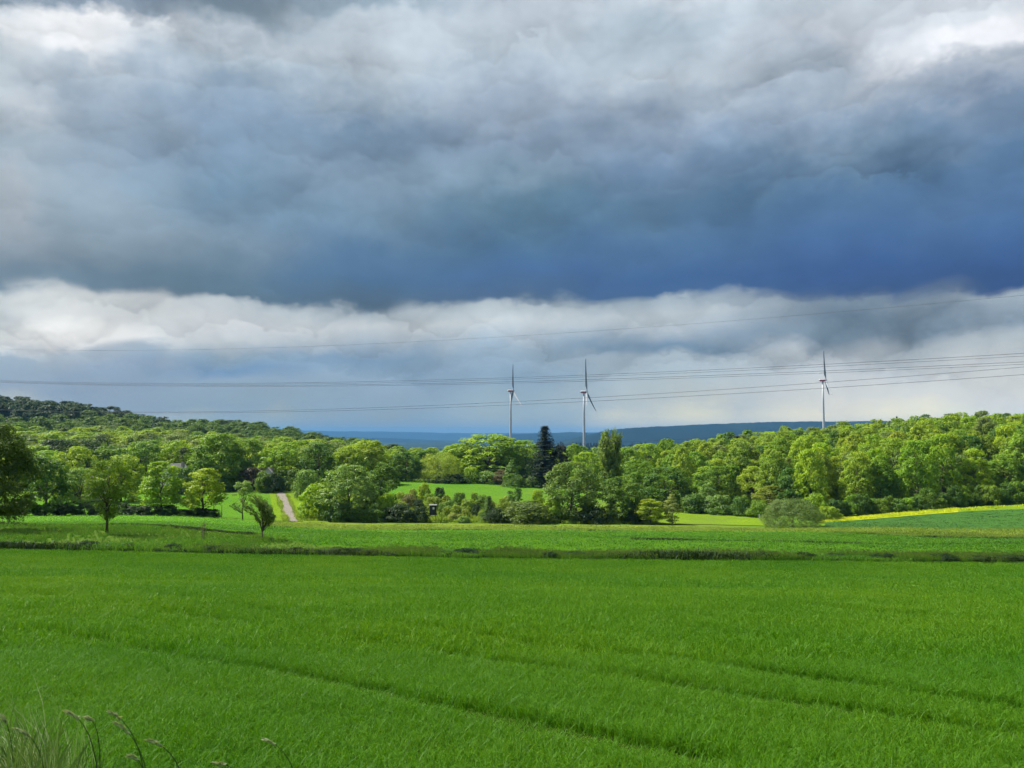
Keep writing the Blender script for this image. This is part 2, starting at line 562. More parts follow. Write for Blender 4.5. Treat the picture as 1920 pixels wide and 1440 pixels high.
def hit(px, py, dmin=3.0, dmax=700.0):
    """where the line of sight through a pixel meets the ground"""
    r = ray(px, py)
    ds = np.geomspace(dmin, dmax, 1500)
    xs = r.x / r.y * ds
    diff = EYE + r.z / r.y * ds - gz(xs, ds)
    i = np.argmax(diff < 0)
    if diff[i] >= 0:
        i = len(ds) - 1
    return Vector((float(xs[i]), float(ds[i]), float(gz(xs[i], ds[i])[0])))


# ---------------------------------------------------------------- mesh helpers
def mesh_np(name, verts, faces, mat=None, tint=None, smooth=False, normals=None):
    """faces: (n,k) int array, all the same size"""
    verts = np.asarray(verts, np.float32)
    faces = np.asarray(faces, np.int32)
    me = bpy.data.meshes.new(name)
    nf, k = faces.shape
    me.vertices.add(len(verts))
    me.vertices.foreach_set('co', verts.ravel())
    me.loops.add(nf * k)
    me.loops.foreach_set('vertex_index', faces.ravel())
    me.polygons.add(nf)
    me.polygons.foreach_set('loop_start', np.arange(0, nf * k, k, dtype=np.int32))
    if smooth:
        me.polygons.foreach_set('use_smooth', np.ones(nf, bool))
    me.update(calc_edges=True)
    if tint is not None:
        at = me.attributes.new('tint', 'FLOAT', 'FACE')
        at.data.foreach_set('value', np.asarray(tint, np.float32))
    if mat:
        me.materials.append(mat)
    return me


def link(name, me, parent=None, loc=(0, 0, 0), rz=0.0, scale=(1, 1, 1)):
    o = bpy.data.objects.new(name, me)
    o.location = loc
    o.rotation_euler = (0, 0, rz)
    o.scale = scale
    if parent is not None:
        o.parent = parent
    col.objects.link(o)
    return o


def tag(o, label=None, cat=None, group=None, kind=None):
    if label:
        o['label'] = label
    if cat:
        o['category'] = cat
    if group:
        o['group'] = group
    if kind:
        o['kind'] = kind
    return o


class MB:
    """collects quads and triangles"""

    def __init__(self):
        self.v = []
        self.f = []

    def box(self, c, s, rz=0.0, top=1.0):
        b = len(self.v)
        cs, sn = math.cos(rz), math.sin(rz)
        for dz in (-1, 1):
            k = 1.0 if dz < 0 else top
            for dx, dy in ((-1, -1), (1, -1), (1, 1), (-1, 1)):
                x, y = dx * s[0] / 2 * k, dy * s[1] / 2 * k
                self.v.append((c[0] + x * cs - y * sn, c[1] + x * sn + y * cs, c[2] + dz * s[2] / 2))
        for q in ((0, 3, 2, 1), (4, 5, 6, 7), (0, 1, 5, 4), (1, 2, 6, 5), (2, 3, 7, 6), (3, 0, 4, 7)):
            self.f.append(tuple(b + i for i in q))
        return self

    def tube(self, pts, rad, sides=6, cap=True):
        pts = [Vector(p) for p in pts]
        b = len(self.v)
        for i, p in enumerate(pts):
            t = (pts[min(i + 1, len(pts) - 1)] - pts[max(i - 1, 0)]).normalized()
            a = t.cross(Vector((0, 0, 1)))
            if a.length < 1e-3:
                a = t.cross(Vector((1, 0, 0)))
            a.normalize()
            c = t.cross(a)
            r = rad[i] if isinstance(rad, (list, tuple)) else rad
            for k in range(sides):
                an = 2 * math.pi * k / sides
                self.v.append(tuple(p + a * (r * math.cos(an)) + c * (r * math.sin(an))))
        for i in range(len(pts) - 1):
            for k in range(sides):
                k2 = (k + 1) % sides
                self.f.append((b + i * sides + k, b + i * sides + k2, b + (i + 1) * sides + k2, b + (i + 1) * sides + k))
        if cap:
            self.f.append(tuple(b + k for k in range(sides))[::-1])
            e = b + (len(pts) - 1) * sides
            self.f.append(tuple(e + k for k in range(sides)))
        return self

    def mesh(self, name, mat, smooth=False):
        me = bpy.data.meshes.new(name)
        me.from_pydata(self.v, [], self.f)
        if smooth:
            for p in me.polygons:
                p.use_smooth = True
        me.materials.append(mat)
        me.update()
        return me

    def build(self, name, mat, parent=None, smooth=False, **kw):
        return link(name, self.mesh(name, mat, smooth), parent, **kw)


# ---------------------------------------------------------------- ground sheet
rows = np.concatenate([np.linspace(-14, 4, 10), np.geomspace(24.5, 22000, 270) - 20.0 + 0.0])
rows = np.unique(np.round(rows, 3))
us = np.linspace(-1.7, 1.7, 190)
YY, UU = np.meshgrid(rows, us, indexing='ij')
XX = UU * (YY + 20.0)
ZZ = gz(XX, YY)
nr, nc = XX.shape
verts = np.stack([XX, YY, ZZ], -1).reshape(-1, 3)
ii = np.arange(nr * nc).reshape(nr, nc)
faces = np.stack([ii[:-1, :-1], ii[:-1, 1:], ii[1:, 1:], ii[1:, :-1]], -1).reshape(-1, 4)
me = mesh_np('ground', verts, faces, GROUND, smooth=True)
me.materials.append(FARGROUND)
me.materials.append(WOODF)
cy = YY[:-1, :-1].ravel()
cxp = (960 + F * XX[:-1, :-1] / np.maximum(YY[:-1, :-1], 1)).ravel()
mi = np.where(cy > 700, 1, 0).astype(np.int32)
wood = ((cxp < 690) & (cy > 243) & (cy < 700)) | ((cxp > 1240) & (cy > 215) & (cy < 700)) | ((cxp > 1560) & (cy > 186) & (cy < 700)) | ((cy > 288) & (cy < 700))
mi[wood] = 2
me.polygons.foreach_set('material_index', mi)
tag(link('ground', me), kind='structure')


def sheet(name, near, far, mat, off=0.08, nx=160, ny=14, rag=0.0):
    """a field or track draped on the terrain between two lines of (column, depth)"""
    a = np.array(near, float)
    b = np.array(far, float)
    t = np.linspace(0, 1, nx)
    ta = np.linspace(0, 1, len(a))
    tb = np.linspace(0, 1, len(b))
    pn = np.interp(t, ta, a[:, 0]), np.interp(t, ta, a[:, 1])
    pf = np.interp(t, tb, b[:, 0]), np.interp(t, tb, b[:, 1])
    s = np.linspace(0, 1, ny)[:, None]
    # straight lines on the ground
    xn, yn = (pn[0] - 960) / F * pn[1], pn[1]
    xf, yf = (pf[0] - 960) / F * pf[1], pf[1]
    X = xn[None] * (1 - s) + xf[None] * s
    Y = yn[None] * (1 - s) + yf[None] * s
    if rag:
        q = np.linspace(0, 40, ny)
        for c_, p_ in ((0, 0.0), (nx - 1, 2.0)):
            X[:, c_] += rag * (np.sin(q * 1.7 + p_) + np.sin(q * 4.1 + p_ * 3) * .7 + np.sin(q * 9.3 + p_) * .5)
    Z = gz(X, Y) + off
    v = np.stack([X, Y, Z], -1).reshape(-1, 3)
    i2 = np.arange(nx * ny).reshape(ny, nx)
    f = np.stack([i2[:-1, :-1], i2[:-1, 1:], i2[1:, 1:], i2[1:, :-1]], -1).reshape(-1, 4)
    return tag(link(name, mesh_np(name, v, f, mat, smooth=True)), kind='structure')


def H(px, py):
    p = hit(px, py)
    return (px, p.y)


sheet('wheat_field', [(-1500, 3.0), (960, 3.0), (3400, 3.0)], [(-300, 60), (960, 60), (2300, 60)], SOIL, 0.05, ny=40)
sheet('grass_verge', [(-300, 60.1), (960, 60.1), (2300, 60.1)], [(-300, 96), (80, 96), (300, 92), (470, 84), (600, 70), (960, 67), (1500, 67), (2300, 67)], VERGEG, 0.06)
sheet('green_crop_strip', [(470, 84.5), (600, 70.5), (960, 67.3), (1500, 67.3), (2300, 67.3)], [(490, 118), (700, 122), (960, 124), (1500, 124), (1750, 100), (2300, 92)], CROP, 0.07)
sheet('ripe_grass_strip', [(490, 119), (700, 122.5), (960, 124.5), (1350, 124.5)], [(560, 168), (800, 169), (1100, 169), (1400, 165)], HAY, 0.08)
sheet('right_hay_strip', [(1351, 124.5), (1500, 124.5), (1752, 100.4), (2300, 92.4)], [(1401, 164), (1540, 150), (1750, 128), (2300, 124)], HAY, 0.08)
sheet('blue_green_crop_field', [(1540, 150.5), (1750, 128.5), (2300, 124.5)], [(1541, 174), (1650, 172.7), (2300, 171)], CROP3, 0.09)
sheet('rapeseed_field', [(1530, 174.3), (1650, 173), (1790, 173)], [(1530, 180), (1650, 180), (1790, 180)], RAPEG, 0.10)
sheet('rape_edge_meadow', [(1791, 173), (1900, 172), (2300, 171.3)], [(1791, 180), (1900, 180), (2300, 180)], VERGEL, 0.10)
sheet('left_cereal_strip', [(-300, 97), (80, 97), (300, 93), (488, 86)], [(-300, 147), (80, 147), (300, 147), (488, 148)], CROP, 0.07)
sheet('left_meadow', [(-300, 152), (300, 152), (545, 166)], [(-300, 232), (300, 232), (521, 232)], CROP2, 0.07, ny=24)
sheet('rough_meadow', [(570, 171), (800, 171), (1000, 172), (1230, 173)], [(575, 226), (740, 226), (880, 212), (1230, 205)], ROUGHM, 0.07, ny=20)
sheet('centre_field', [(700, 222), (800, 216), (880, 209), (1010, 206), (1090, 210)], [(700, 280), (800, 280), (900, 278), (1000, 270), (1090, 262)], CROP2, 0.12, ny=20)
sheet('right_meadow', [(1225, 172), (1330, 172), (1440, 171)], [(1225, 208), (1330, 200), (1440, 188)], VERGEL, 0.13, ny=12)
sheet('farm_track', [(541, 168), (566, 168)], [(519.5, 229), (536.5, 229)], TRACKM, 0.14, nx=7, ny=90, rag=.14)
sheet('track_bank', [(567, 168), (620, 168)], [(537.5, 229), (575, 229)], VERGEL, 0.12, nx=8, ny=30)
sheet('track_verge', [(520, 166), (540, 168)], [(508, 229), (518.5, 229)], VERGEL, 0.11, nx=6, ny=30)

# ---------------------------------------------------------------- far hills
def hill(name, d, prof, half, mat, base=-76.0, seed=0, rough=4.0):
    """a long ridge: crest line from (column, row) at depth d, falling off in front and behind"""
    p = np.array(prof, float)
    nx, ny = 260, 40
    px = np.linspace(p[0, 0], p[-1, 0], nx)
    # smooth crest
    py = np.interp(px, p[:, 0], p[:, 1])
    ker = np.hanning(15)
    ker /= ker.sum()
    py = np.convolve(np.pad(py, 7, mode='edge'), ker, 'valid')
    r = np.random.default_rng(seed)
    crest = np.array([z_at(v, d) for v in py])
    ph = r.uniform(0, 6.28, 12)
    fr = np.geomspace(.02, .5, 12)
    wob = sum(np.sin(px * fr[k] + ph[k]) / (k + 2) for k in range(12)) * rough * .4
    crest = crest + wob
    t = np.linspace(-1, 1, ny)
    cross = np.cos(t * math.pi / 2) ** 1.3
    X = ((px - 960) / F * d)[None] * np.ones((ny, 1))
    X = X + np.zeros_like(X)
    spur = sum(np.sin(px * f2 + p2)[None] * np.sin(t * 3 + p2)[:, None] for f2, p2 in zip((.013, .03, .06), ph[:3])) * half * .08
    Y = d + t[:, None] * half + spur * (1 - np.abs(t[:, None]))
    Z = (base + EYE) + (crest[None] - base - EYE) * cross[:, None]
    Z = Z + r.normal(0, rough * .35, Z.shape) * cross[:, None]
    v = np.stack([X, Y, Z], -1).reshape(-1, 3)
    i2 = np.arange(nx * ny).reshape(ny, nx)
    f = np.stack([i2[:-1, :-1], i2[:-1, 1:], i2[1:, 1:], i2[1:, :-1]], -1).reshape(-1, 4)
    return tag(link(name, mesh_np(name, v, f, mat, smooth=True)), kind='structure')


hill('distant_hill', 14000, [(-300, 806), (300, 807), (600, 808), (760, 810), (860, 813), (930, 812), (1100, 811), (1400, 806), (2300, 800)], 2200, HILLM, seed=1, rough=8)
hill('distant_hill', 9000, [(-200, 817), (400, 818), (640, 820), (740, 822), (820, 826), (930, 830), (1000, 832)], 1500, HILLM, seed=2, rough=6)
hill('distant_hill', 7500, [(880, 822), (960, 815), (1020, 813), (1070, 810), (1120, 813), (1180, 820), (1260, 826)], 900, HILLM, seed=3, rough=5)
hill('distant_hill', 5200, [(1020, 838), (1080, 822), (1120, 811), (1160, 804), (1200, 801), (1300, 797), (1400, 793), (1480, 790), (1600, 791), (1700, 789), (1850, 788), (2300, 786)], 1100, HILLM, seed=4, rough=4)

# ---------------------------------------------------------------- foliage builders
def leaf_quads(pos, nrm, size, rs, asp=0.6, tint=None, droop=0.0):
    """diamond leaf clumps: pos (n,3), nrm (n,3), size (n)"""
    k = len(pos)
    nrm = nrm / np.maximum(np.linalg.norm(nrm, axis=1, keepdims=True), 1e-6)
    a = rs.normal(size=(k, 3))
    a[:, 2] -= droop
    a = a - nrm * np.sum(a * nrm, 1, keepdims=True)
    a /= np.maximum(np.linalg.norm(a, axis=1, keepdims=True), 1e-6)
    b = np.cross(nrm, a)
    s = size[:, None]
    bend = nrm * s * 0.18
    v = np.stack([pos - a * s * .55 - bend, pos + b * s * asp * .5, pos + a * s * .55 - bend, pos - b * s * asp * .5], 1).reshape(-1, 3)
    f = np.arange(k * 4).reshape(k, 4)
    return v, f


def clump_crown(name, H, Rr, seed, env, nclump=60, per=75, leaf=0.42, crad=0.27, z0=0.25, flat=0.75, mat=None, droop=0.0, asp=0.65, inner=0.5, upb=0.35, lean=0.0):
    """crown of leaf clumps inside an envelope env(t), t from crown base (0) to the top (1)"""
    rs = np.random.default_rng(seed)
    cs = []
    tries = 0
    while len(cs) < nclump and tries < nclump * 60:
        tries += 1
        t = rs.uniform(0.0, 1.0)
        er = env(t) * Rr
        if rs.uniform() > (er / Rr) ** 1.0 + .15:
            continue
        an = rs.uniform(0, 2 * math.pi)
        rr = er * (rs.uniform(inner, 1.0) ** 0.7)
        z = H * (z0 + (1 - z0) * t)
        rad = Rr * crad * rs.uniform(.65, 1.3)
        z = min(z, H - rad * flat * .8)
        rr = max(0.0, rr - rad * .55)
        cs.append((rr * math.cos(an) + lean * (z / H), rr * math.sin(an), z, rad))
    cs = np.array(cs)
    V, Fc, T = [], [], []
    off = 0
    for c in cs:
        k = max(12, int(per * (c[3] / (Rr * crad)) ** 1.6))
        d = rs.normal(size=(k, 3))
        d[:, 2] += upb
        d /= np.linalg.norm(d, axis=1, keepdims=True)
        lump = 1 + .25 * np.sin(d[:, 0] * 5 + c[0]) * np.sin(d[:, 1] * 5 + c[1])
        rad = c[3] * (rs.uniform(.45, 1.0, k) ** .5) * lump
        pos = c[None, :3] + d * rad[:, None] * np.array([1, 1, flat])
        outw = pos - np.array([0, 0, H * (z0 + .35 * (1 - z0))])
        outw /= np.maximum(np.linalg.norm(outw, axis=1, keepdims=True), 1e-6)
        nr_ = d * .75 + outw * .3 + rs.normal(size=(k, 3)) * .38 + np.array([0, 0, .25])
        v, f = leaf_quads(pos, nr_, leaf * rs.uniform(.6, 1.35, k), rs, asp, droop=droop)
        V.append(v)
        Fc.append(f + off)
        off += len(v)
        T.append(np.clip(rs.normal(.5, .09) + rs.normal(0, .12, k), 0, 1))
    return mesh_np(name, np.concatenate(V), np.concatenate(Fc), mat or LEAF, np.concatenate(T)), cs


def trunk_mesh(name, H, cs, seed, r0=0.2, z0=0.25, nlimb=9, mat=None, top=0.7, bend=0.0, split=None):
    rs = random.Random(seed)
    mb = MB()
    pts, rad = [], []
    m = 7
    for i in range(m):
        t = i / (m - 1)
        pts.append((rs.uniform(-.03, .03) * H * t + bend * t * t, rs.uniform(-.03, .03) * H * t, H * top * t - (.25 if i == 0 else 0)))
        rad.append(r0 * (1.35 if i == 0 else 1.0) * (1 - .82 * t))
    mb.tube(pts, rad, 7)
    order = list(range(len(cs)))
    rs.shuffle(order)
    for j in order[:nlimb]:
        c = cs[j]
        tz = min(top * .92, max(z0 * .7, (c[2] / H) * rs.uniform(.45, .75)))
        k = min(m - 2, int(tz / top * (m - 1)))
        fr = tz / top * (m - 1) - k
        a = Vector(pts[k]).lerp(Vector(pts[k + 1]), fr)
        b = Vector(c[:3])
        mid = a.lerp(b, .5) + Vector((0, 0, -.04 * H * rs.random()))
        rr = r0 * (.5 - .3 * tz)
        mb.tube([a, a.lerp(mid, .6), mid.lerp(b, .35), b], [rr, rr * .75, rr * .5, rr * .2], 5, cap=False)
    return mb.mesh(name, mat or BARK, smooth=True)


def e_round(t):
    return max(.12, math.sqrt(max(0, 1 - ((t - .42) / .60) ** 2)))


def e_dome(t):
    return max(.15, math.sqrt(max(0, 1 - ((t - .25) / .78) ** 2)))


def e_egg(t):
    return max(.12, math.sin(math.pi * min(1, (t * .93 + .07)) ** .8))


def e_vase(t):
    return max(.15, (.25 + .95 * min(1, t / .6)) * math.sqrt(max(0, 1 - max(0, (t - .6) / .42) ** 2)) * .85)


def e_col(t):
    return max(.2, (.75 + .25 * math.sin(t * 3)) * math.sqrt(max(0, 1 - max(0, (t - .72) / .30) ** 2)) * (.6 + .4 * min(1, t / .12)))


ORD = ['first', 'second', 'third', 'fourth', 'fifth', 'sixth', 'seventh', 'eighth', 'ninth', 'tenth', 'eleventh', 'twelfth', 'thirteenth',
       'fourteenth', 'fifteenth', 'sixteenth', 'seventeenth', 'eighteenth', 'nineteenth', 'twentieth', 'twenty-first', 'twenty-second',
       'twenty-third', 'twenty-fourth', 'twenty-fifth', 'twenty-sixth', 'twenty-seventh', 'twenty-eighth', 'twenty-ninth', 'thirtieth',
       'thirty-first', 'thirty-second', 'thirty-third', 'thirty-fourth', 'thirty-fifth', 'thirty-sixth']
PROTO = {}


def proto(key, H, Rr, seed, env, trunk=True, tkw=None, **kw):
    cm, cs = clump_crown('crown', H, Rr, seed, env, **kw)
    tm = trunk_mesh('trunk', H, cs, seed, z0=kw.get('z0', .25), **(tkw or {})) if trunk else None
    PROTO[key] = (H, 2 * Rr, cm, tm)


for i in range(4):
    proto('broad%d' % i, 14, 5.2 + .3 * i, 20 + i, e_round, nclump=190, per=54, leaf=.40, crad=.18, z0=.04, tkw=dict(r0=.3, nlimb=12))
for i in range(3):
    proto('wood%d' % i, 15, 5.6, 40 + i, e_dome, nclump=170, per=52, leaf=.43, crad=.175, z0=.08, tkw=dict(r0=.28, nlimb=8), upb=.6)
proto('park0', 9.5, 3.0, 60, e_dome, nclump=90, per=95, leaf=.25, crad=.25, z0=.24, tkw=dict(r0=.2, nlimb=14))
proto('park1', 9.5, 3.0, 61, e_round, nclump=95, per=95, leaf=.25, crad=.25, z0=.06, tkw=dict(r0=.2, nlimb=14))
proto('airy', 9.5, 2.6, 62, e_round, nclump=58, per=58, leaf=.22, crad=.23, z0=.26, tkw=dict(r0=.15, nlimb=18))
proto('egg', 7, 1.6, 63, e_egg, nclump=60, per=85, leaf=.18, crad=.3, z0=.08, tkw=dict(r0=.12, nlimb=10, mat=BARKPALE))
proto('near', 11, 5.0, 64, e_round, nclump=180, per=185, leaf=.25, crad=.19, z0=.14, tkw=dict(r0=.26, nlimb=16), droop=.9, asp=.4)
proto('young', 7, 2.2, 65, e_vase, nclump=95, per=85, leaf=.16, crad=.2, z0=.22, tkw=dict(r0=.12, nlimb=24, top=.8), droop=-.4, asp=.45)
for i in range(4):
    proto('bush%d' % i, 3, 2.0 + .2 * i, 80 + i, e_dome, nclump=62, per=80, leaf=.2, crad=.27, z0=.0, tkw=dict(r0=.07, nlimb=8, top=.5))
proto('domebush', 5.6, 6.0, 90, e_dome, nclump=170, per=130, leaf=.26, crad=.17, z0=.0, tkw=dict(r0=.12, nlimb=10, top=.5), droop=1.4, asp=.32, inner=.75)
proto('feather', 10, 8, 91, e_dome, nclump=130, per=105, leaf=.5, crad=.2, z0=.02, tkw=dict(r0=.2, nlimb=14), droop=-2.5, asp=.22, inner=.6)


def poplar():
    rs = np.random.default_rng(5)
    H, Rr = 22.0, 3.3
    V, Fc, T = [], [], []
    off = 0
    mb = MB()
    mb.tube([(0, 0, -.3), (.1, 0, 8), (0, .1, 16), (0, 0, 21)], [.45, .34, .2, .05], 7)
    for b in range(170):
        t0 = rs.uniform(.0, .8)
        an = rs.uniform(0, 6.28)
        L = H * rs.uniform(.14, .24)
        z0 = H * t0
        rmax = Rr * e_col(min(1, t0 + .1)) * rs.uniform(.45, 1.0)
        for s in np.linspace(.1, 1, 9):
            r_ = rmax * (1 - (1 - s) ** 2.2)
            c = np.array([r_ * math.cos(an), r_ * math.sin(an), min(z0 + L * s, H * 1.0)])
            k = 13
            pos = c + rs.normal(0, .28, (k, 3)) * np.array([1, 1, 1.5])
            nr_ = np.array([math.cos(an), math.sin(an), .25]) + rs.normal(0, .45, (k, 3))
            v, f = leaf_quads(pos, nr_, .5 * rs.uniform(.6, 1.3, k), rs, .5, droop=-1.5)
            V.append(v)
            Fc.append(f + off)
            off += len(v)
            T.append(np.clip(rs.normal(.5, .14, k), 0, 1))
        if b % 4 == 0:
            mb.tube([(0, 0, z0), (rmax * .6 * math.cos(an), rmax * .6 * math.sin(an), z0 + L * .4), (rmax * math.cos(an), rmax * math.sin(an), min(z0 + L, H * .96))], [.09, .06, .02], 5, cap=False)
    PROTO['poplar'] = (H, 2 * Rr, mesh_np('crown', np.concatenate(V), np.concatenate(Fc), LEAF, np.concatenate(T)), mb.mesh('trunk', BARK, True))


def spruce(key, seed, H=20.0, Rr=4.6, gap=.85):
    rs = np.random.default_rng(seed)
    V, Fc, T = [], [], []
    off = 0
    mb = MB()
    mb.tube([(0, 0, -.3), (0, .05, H * .5), (0, 0, H * .99)], [.34, .2, .03], 7)
    z = H * .05
    while z < H * .985:
        t = z / H
        nb = int(12 + 5 * (1 - t))
        for b in range(nb):
            an = rs.uniform(0, 6.28)
            L = Rr * (1 - t) ** .75 * rs.uniform(.65, 1.12) + .25
            m = max(3, int(L / .42))
            for s in np.linspace(.12, 1, m):
                rr = L * s
                zz = z + .22 * L * math.sin(s * 2.2) - .32 * L * s + .3 * (s > .85)
                c = np.array([rr * math.cos(an), rr * math.sin(an), zz])
                k = 7
                pos = c + rs.normal(0, .2, (k, 3)) * np.array([1, 1, .6])
                nr_ = np.array([.3 * math.cos(an), .3 * math.sin(an), .8]) + rs.normal(0, .4, (k, 3))
                v, f = leaf_quads(pos, nr_, (.5 - .15 * s) * rs.uniform(.7, 1.3, k), rs, .45, droop=.4)
                V.append(v)
                Fc.append(f + off)
                off += len(v)
                T.append(np.clip(rs.normal(.45, .13, k), 0, 1))
        z += gap * rs.uniform(.7, 1.2) * (1.1 - .5 * t)
    PROTO[key] = (H, 2 * Rr, mesh_np('crown', np.concatenate(V), np.concatenate(Fc), NEEDLE, np.concatenate(T)), mb.mesh('trunk', BARK, True))


poplar()
spruce('spruce0', 11)
spruce('spruce1', 12, Rr=3.6, gap=.95)


def blown_tree():
    """young tree with all its boughs swept to the left by the wind"""
    rs = np.random.default_rng(33)
    r2 = random.Random(3)
    mb = MB()
    mb.tube([(0, 0, -.2), (.02, 0, .6), (-.02, 0, 1.2)], [.09, .065, .055], 7)
    V, Fc, T = [], [], []
    off = 0
    for b in range(20):
        u = b / 19
        a = Vector((0, 0, .75 + .5 * r2.random()))
        # bough ends fan from right-upright to far left
        ex = .95 - 2.55 * u + r2.uniform(-.15, .15)
        ez = 2.55 + 1.75 * math.sin(min(1, u * 1.15) * 1.57) + r2.uniform(-.35, .12) - max(0, u - .72) * 4.5
        ey = r2.uniform(-.8, .8)
        e = Vector((ex, ey, ez))
        m1 = Vector((ex * .25 + .42 * (1 - abs(u - .4)), ey * .4, a.z + (ez - a.z) * .4))
        m2 = Vector((ex * .62 + .3, ey * .8, a.z + (ez - a.z) * .76))
        P = [a, m1, m2, e]
        mb.tube(P, [.04, .03, .02, .008], 5, cap=False)
        nseg = 14
        for s in np.linspace(.3, 1.0, nseg):
            x = s * 3
            i = min(2, int(x))
            p = P[i].lerp(P[i + 1], x - i)
            tdir = np.array((P[i + 1] - P[i]).normalized())
            k = 9
            pos = np.array(p)[None] + rs.normal(0, .10, (k, 3)) + tdir[None] * rs.uniform(-.12, .12, (k, 1))
            nr_ = np.array([.25, -.4, .5]) + rs.normal(0, .5, (k, 3))
            nr_ /= np.linalg.norm(nr_, axis=1, keepdims=True)
            axis = tdir + np.array([-.35, 0, .1]) + rs.normal(0, .25, (k, 3))
            axis = axis - nr_ * np.sum(axis * nr_, 1, keepdims=True)
            axis /= np.linalg.norm(axis, axis=1, keepdims=True)
            bb = np.cross(nr_, axis)
            sz = (.2 * rs.uniform(.6, 1.3, k))[:, None]
            v = np.stack([pos - axis * sz * .6, pos + bb * sz * .18, pos + axis * sz * .6, pos - bb * sz * .18], 1).reshape(-1, 3)
            V.append(v)
            Fc.append(np.arange(k * 4).reshape(k, 4) + off)
            off += len(v)
            T.append(np.clip(rs.normal(.5, .15, k), 0, 1))
    PROTO['blown'] = (4.4, 3.2, mesh_np('crown', np.concatenate(V), np.concatenate(Fc), LEAF, np.concatenate(T)), mb.mesh('trunk', BARK, True))


blown_tree()

# leaf colours
GREEN = (0.145, 0.27, 0.02)
BRIGHT = (0.22, 0.365, 0.018)
YELLOW = (0.25, 0.37, 0.016)
DEEP = (0.08, 0.172, 0.022)
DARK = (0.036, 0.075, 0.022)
OLIVE = (0.10, 0.195, 0.022)
SILVER = (0.165, 0.285, 0.06)
PURPLE = (0.05, 0.05, 0.03)
SPRUCE = (0.022, 0.042, 0.022)
PALE = (0.27, 0.34, 0.085)


def tree(name, key, base, height, width, colour, label, cat='tree', group=None, rz=None, vary=0.0):
    Hh, Ww, cm, tm = PROTO[key]
    root = bpy.data.objects.new(name, None)
    root.empty_display_size = .5
    root.location = base
    root.rotation_euler = (0, 0, random.uniform(0, 6.28) if rz is None else rz)
    root.scale = (width / Ww, width / Ww, height / Hh)
    col.objects.link(root)
    tag(root, label, cat, group)
    if tm is not None:
        link('stem' if cat == 'bush' else 'trunk', tm, root)
    c = link('foliage' if cat == 'bush' else 'crown', cm, root)
    k = 1 + random.uniform(-vary, vary)
    h = random.uniform(-vary, vary) * .5
    c.color = (colour[0] * k * (1 + h), colour[1] * k, colour[2] * k * (1 - h), 1)
    return root


def T(name, key, px, d, top, wpx, colour, label, cat='tree', group=None, rz=None, sink=0.0):
    b = gpt(px, d)
    h = z_at(top, d) - b.z
    b.z -= sink
    return tree(name, key, b, h + sink, wpx * d / F, colour, label, cat, group, rz)


# ---------------------------------------------------------------- single trees
T('broadleaf_tree', 'near', -14, 78, 797, 178, (.085, .155, .022), 'large dark olive tree cut by the left frame edge, low hanging boughs', rz=.4)
T('broadleaf_tree', 'park1', 92, 150, 846, 92, DEEP, 'dense dark green round tree beside the big tree at the left edge')
T('broadleaf_tree', 'broad0', 146, 205, 838, 92, YELLOW, 'yellow-green tree behind the thin airy tree near the left edge')
T('airy_tree', 'airy', 156, 150, 876, 66, SILVER, 'thin airy pale green tree with open stem on the hedge line')
T('young_tree', 'young', 207, 76, 862, 98, (.155, .27, .024), 'young vase-shaped tree with bare lower stem standing on the grass verge', rz=1.0)
T('broadleaf_tree', 'broad1', 232, 205, 853, 92, YELLOW, 'bright yellow-green tree directly behind the vase-shaped young tree')
T('broadleaf_tree', 'park0', 307, 150, 866, 80, BRIGHT, 'round-headed tree on hedge line, left of the bright yellow-green one')
T('broadleaf_tree', 'park0', 385, 150, 879, 84, YELLOW, 'bright yellow-green spreading tree at the right end of the low hedge', rz=2.0)
T('small_tree', 'airy', 459, 150, 901, 52, SILVER, 'small pale tree behind the wind-blown tree', rz=2.2)
T('wind_blown_tree', 'blown', 496, 75, 925, 70, (0.12, 0.195, 0.032), 'small dark tree on the verge with boughs swept left by wind', rz=0.0)
# row of big trees behind the left meadow
row = [
    (268, 238, 828, 96, GREEN, 'broad0', 'broad green tree between the two left roadside rows, left of the white gable'),
    (335, 246, 826, 84, BRIGHT, 'broad2', 'leafy tree just above the white gable wall'),
    (415, 238, 813, 118, GREEN, 'broad1', 'tallest broad green tree of the row behind the left meadow'),
    (468, 244, 824, 82, GREEN, 'broad3', 'green tree immediately right of the tallest one behind the left meadow'),
    (531, 240, 829, 98, BRIGHT, 'broad2', 'spreading light green tree at the top end of the gravel track'),
    (597, 236, 832, 78, DEEP, 'broad3', 'upright darker tree right of the top of the gravel track'),
    (645, 252, 848, 84, BRIGHT, 'broad0', 'pale green round tree behind the silver-green tree'),
    (690, 262, 826, 96, YELLOW, 'broad1', 'tall yellow-topped tree below the end of the wooded left ridge'),
    (735, 285, 842, 70, BRIGHT, 'broad2', 'light tree left of the dark rounded one behind the centre field'),
    (762, 279, 848, 76, DEEP, 'broad3', 'dark rounded tree at the left end of the centre field'),
]
for px, d, top, wp, c, k, lab in row:
    T('broadleaf_tree', k, px, d, top, wp, c, lab)
T('shrub', 'bush1', 478, 233, 877, 66, PURPLE, 'dark purple-brown rounded shrub under the trees left of the track', 'bush')
T('shrub', 'bush2', 545, 234, 880, 70, OLIVE, 'olive shrub under the spreading tree at the track end', 'bush')
T('shrub', 'bush0', 435, 233, 890, 60, DEEP, 'deep green shrub at the foot of the tallest left tree', 'bush')
T('shrub', 'bush3', 516, 227, 886, 44, DARK, 'dark low shrub where the gravel track meets the trees', 'bush')
T('shrub', 'bush2', 344, 226, 877, 58, DEEP, 'deep green shrub hiding the foot of the white gabled house', 'bush')
T('shrub', 'bush0', 497, 227, 883, 36, OLIVE, 'olive shrub in front of the white house left of the track end', 'bush')
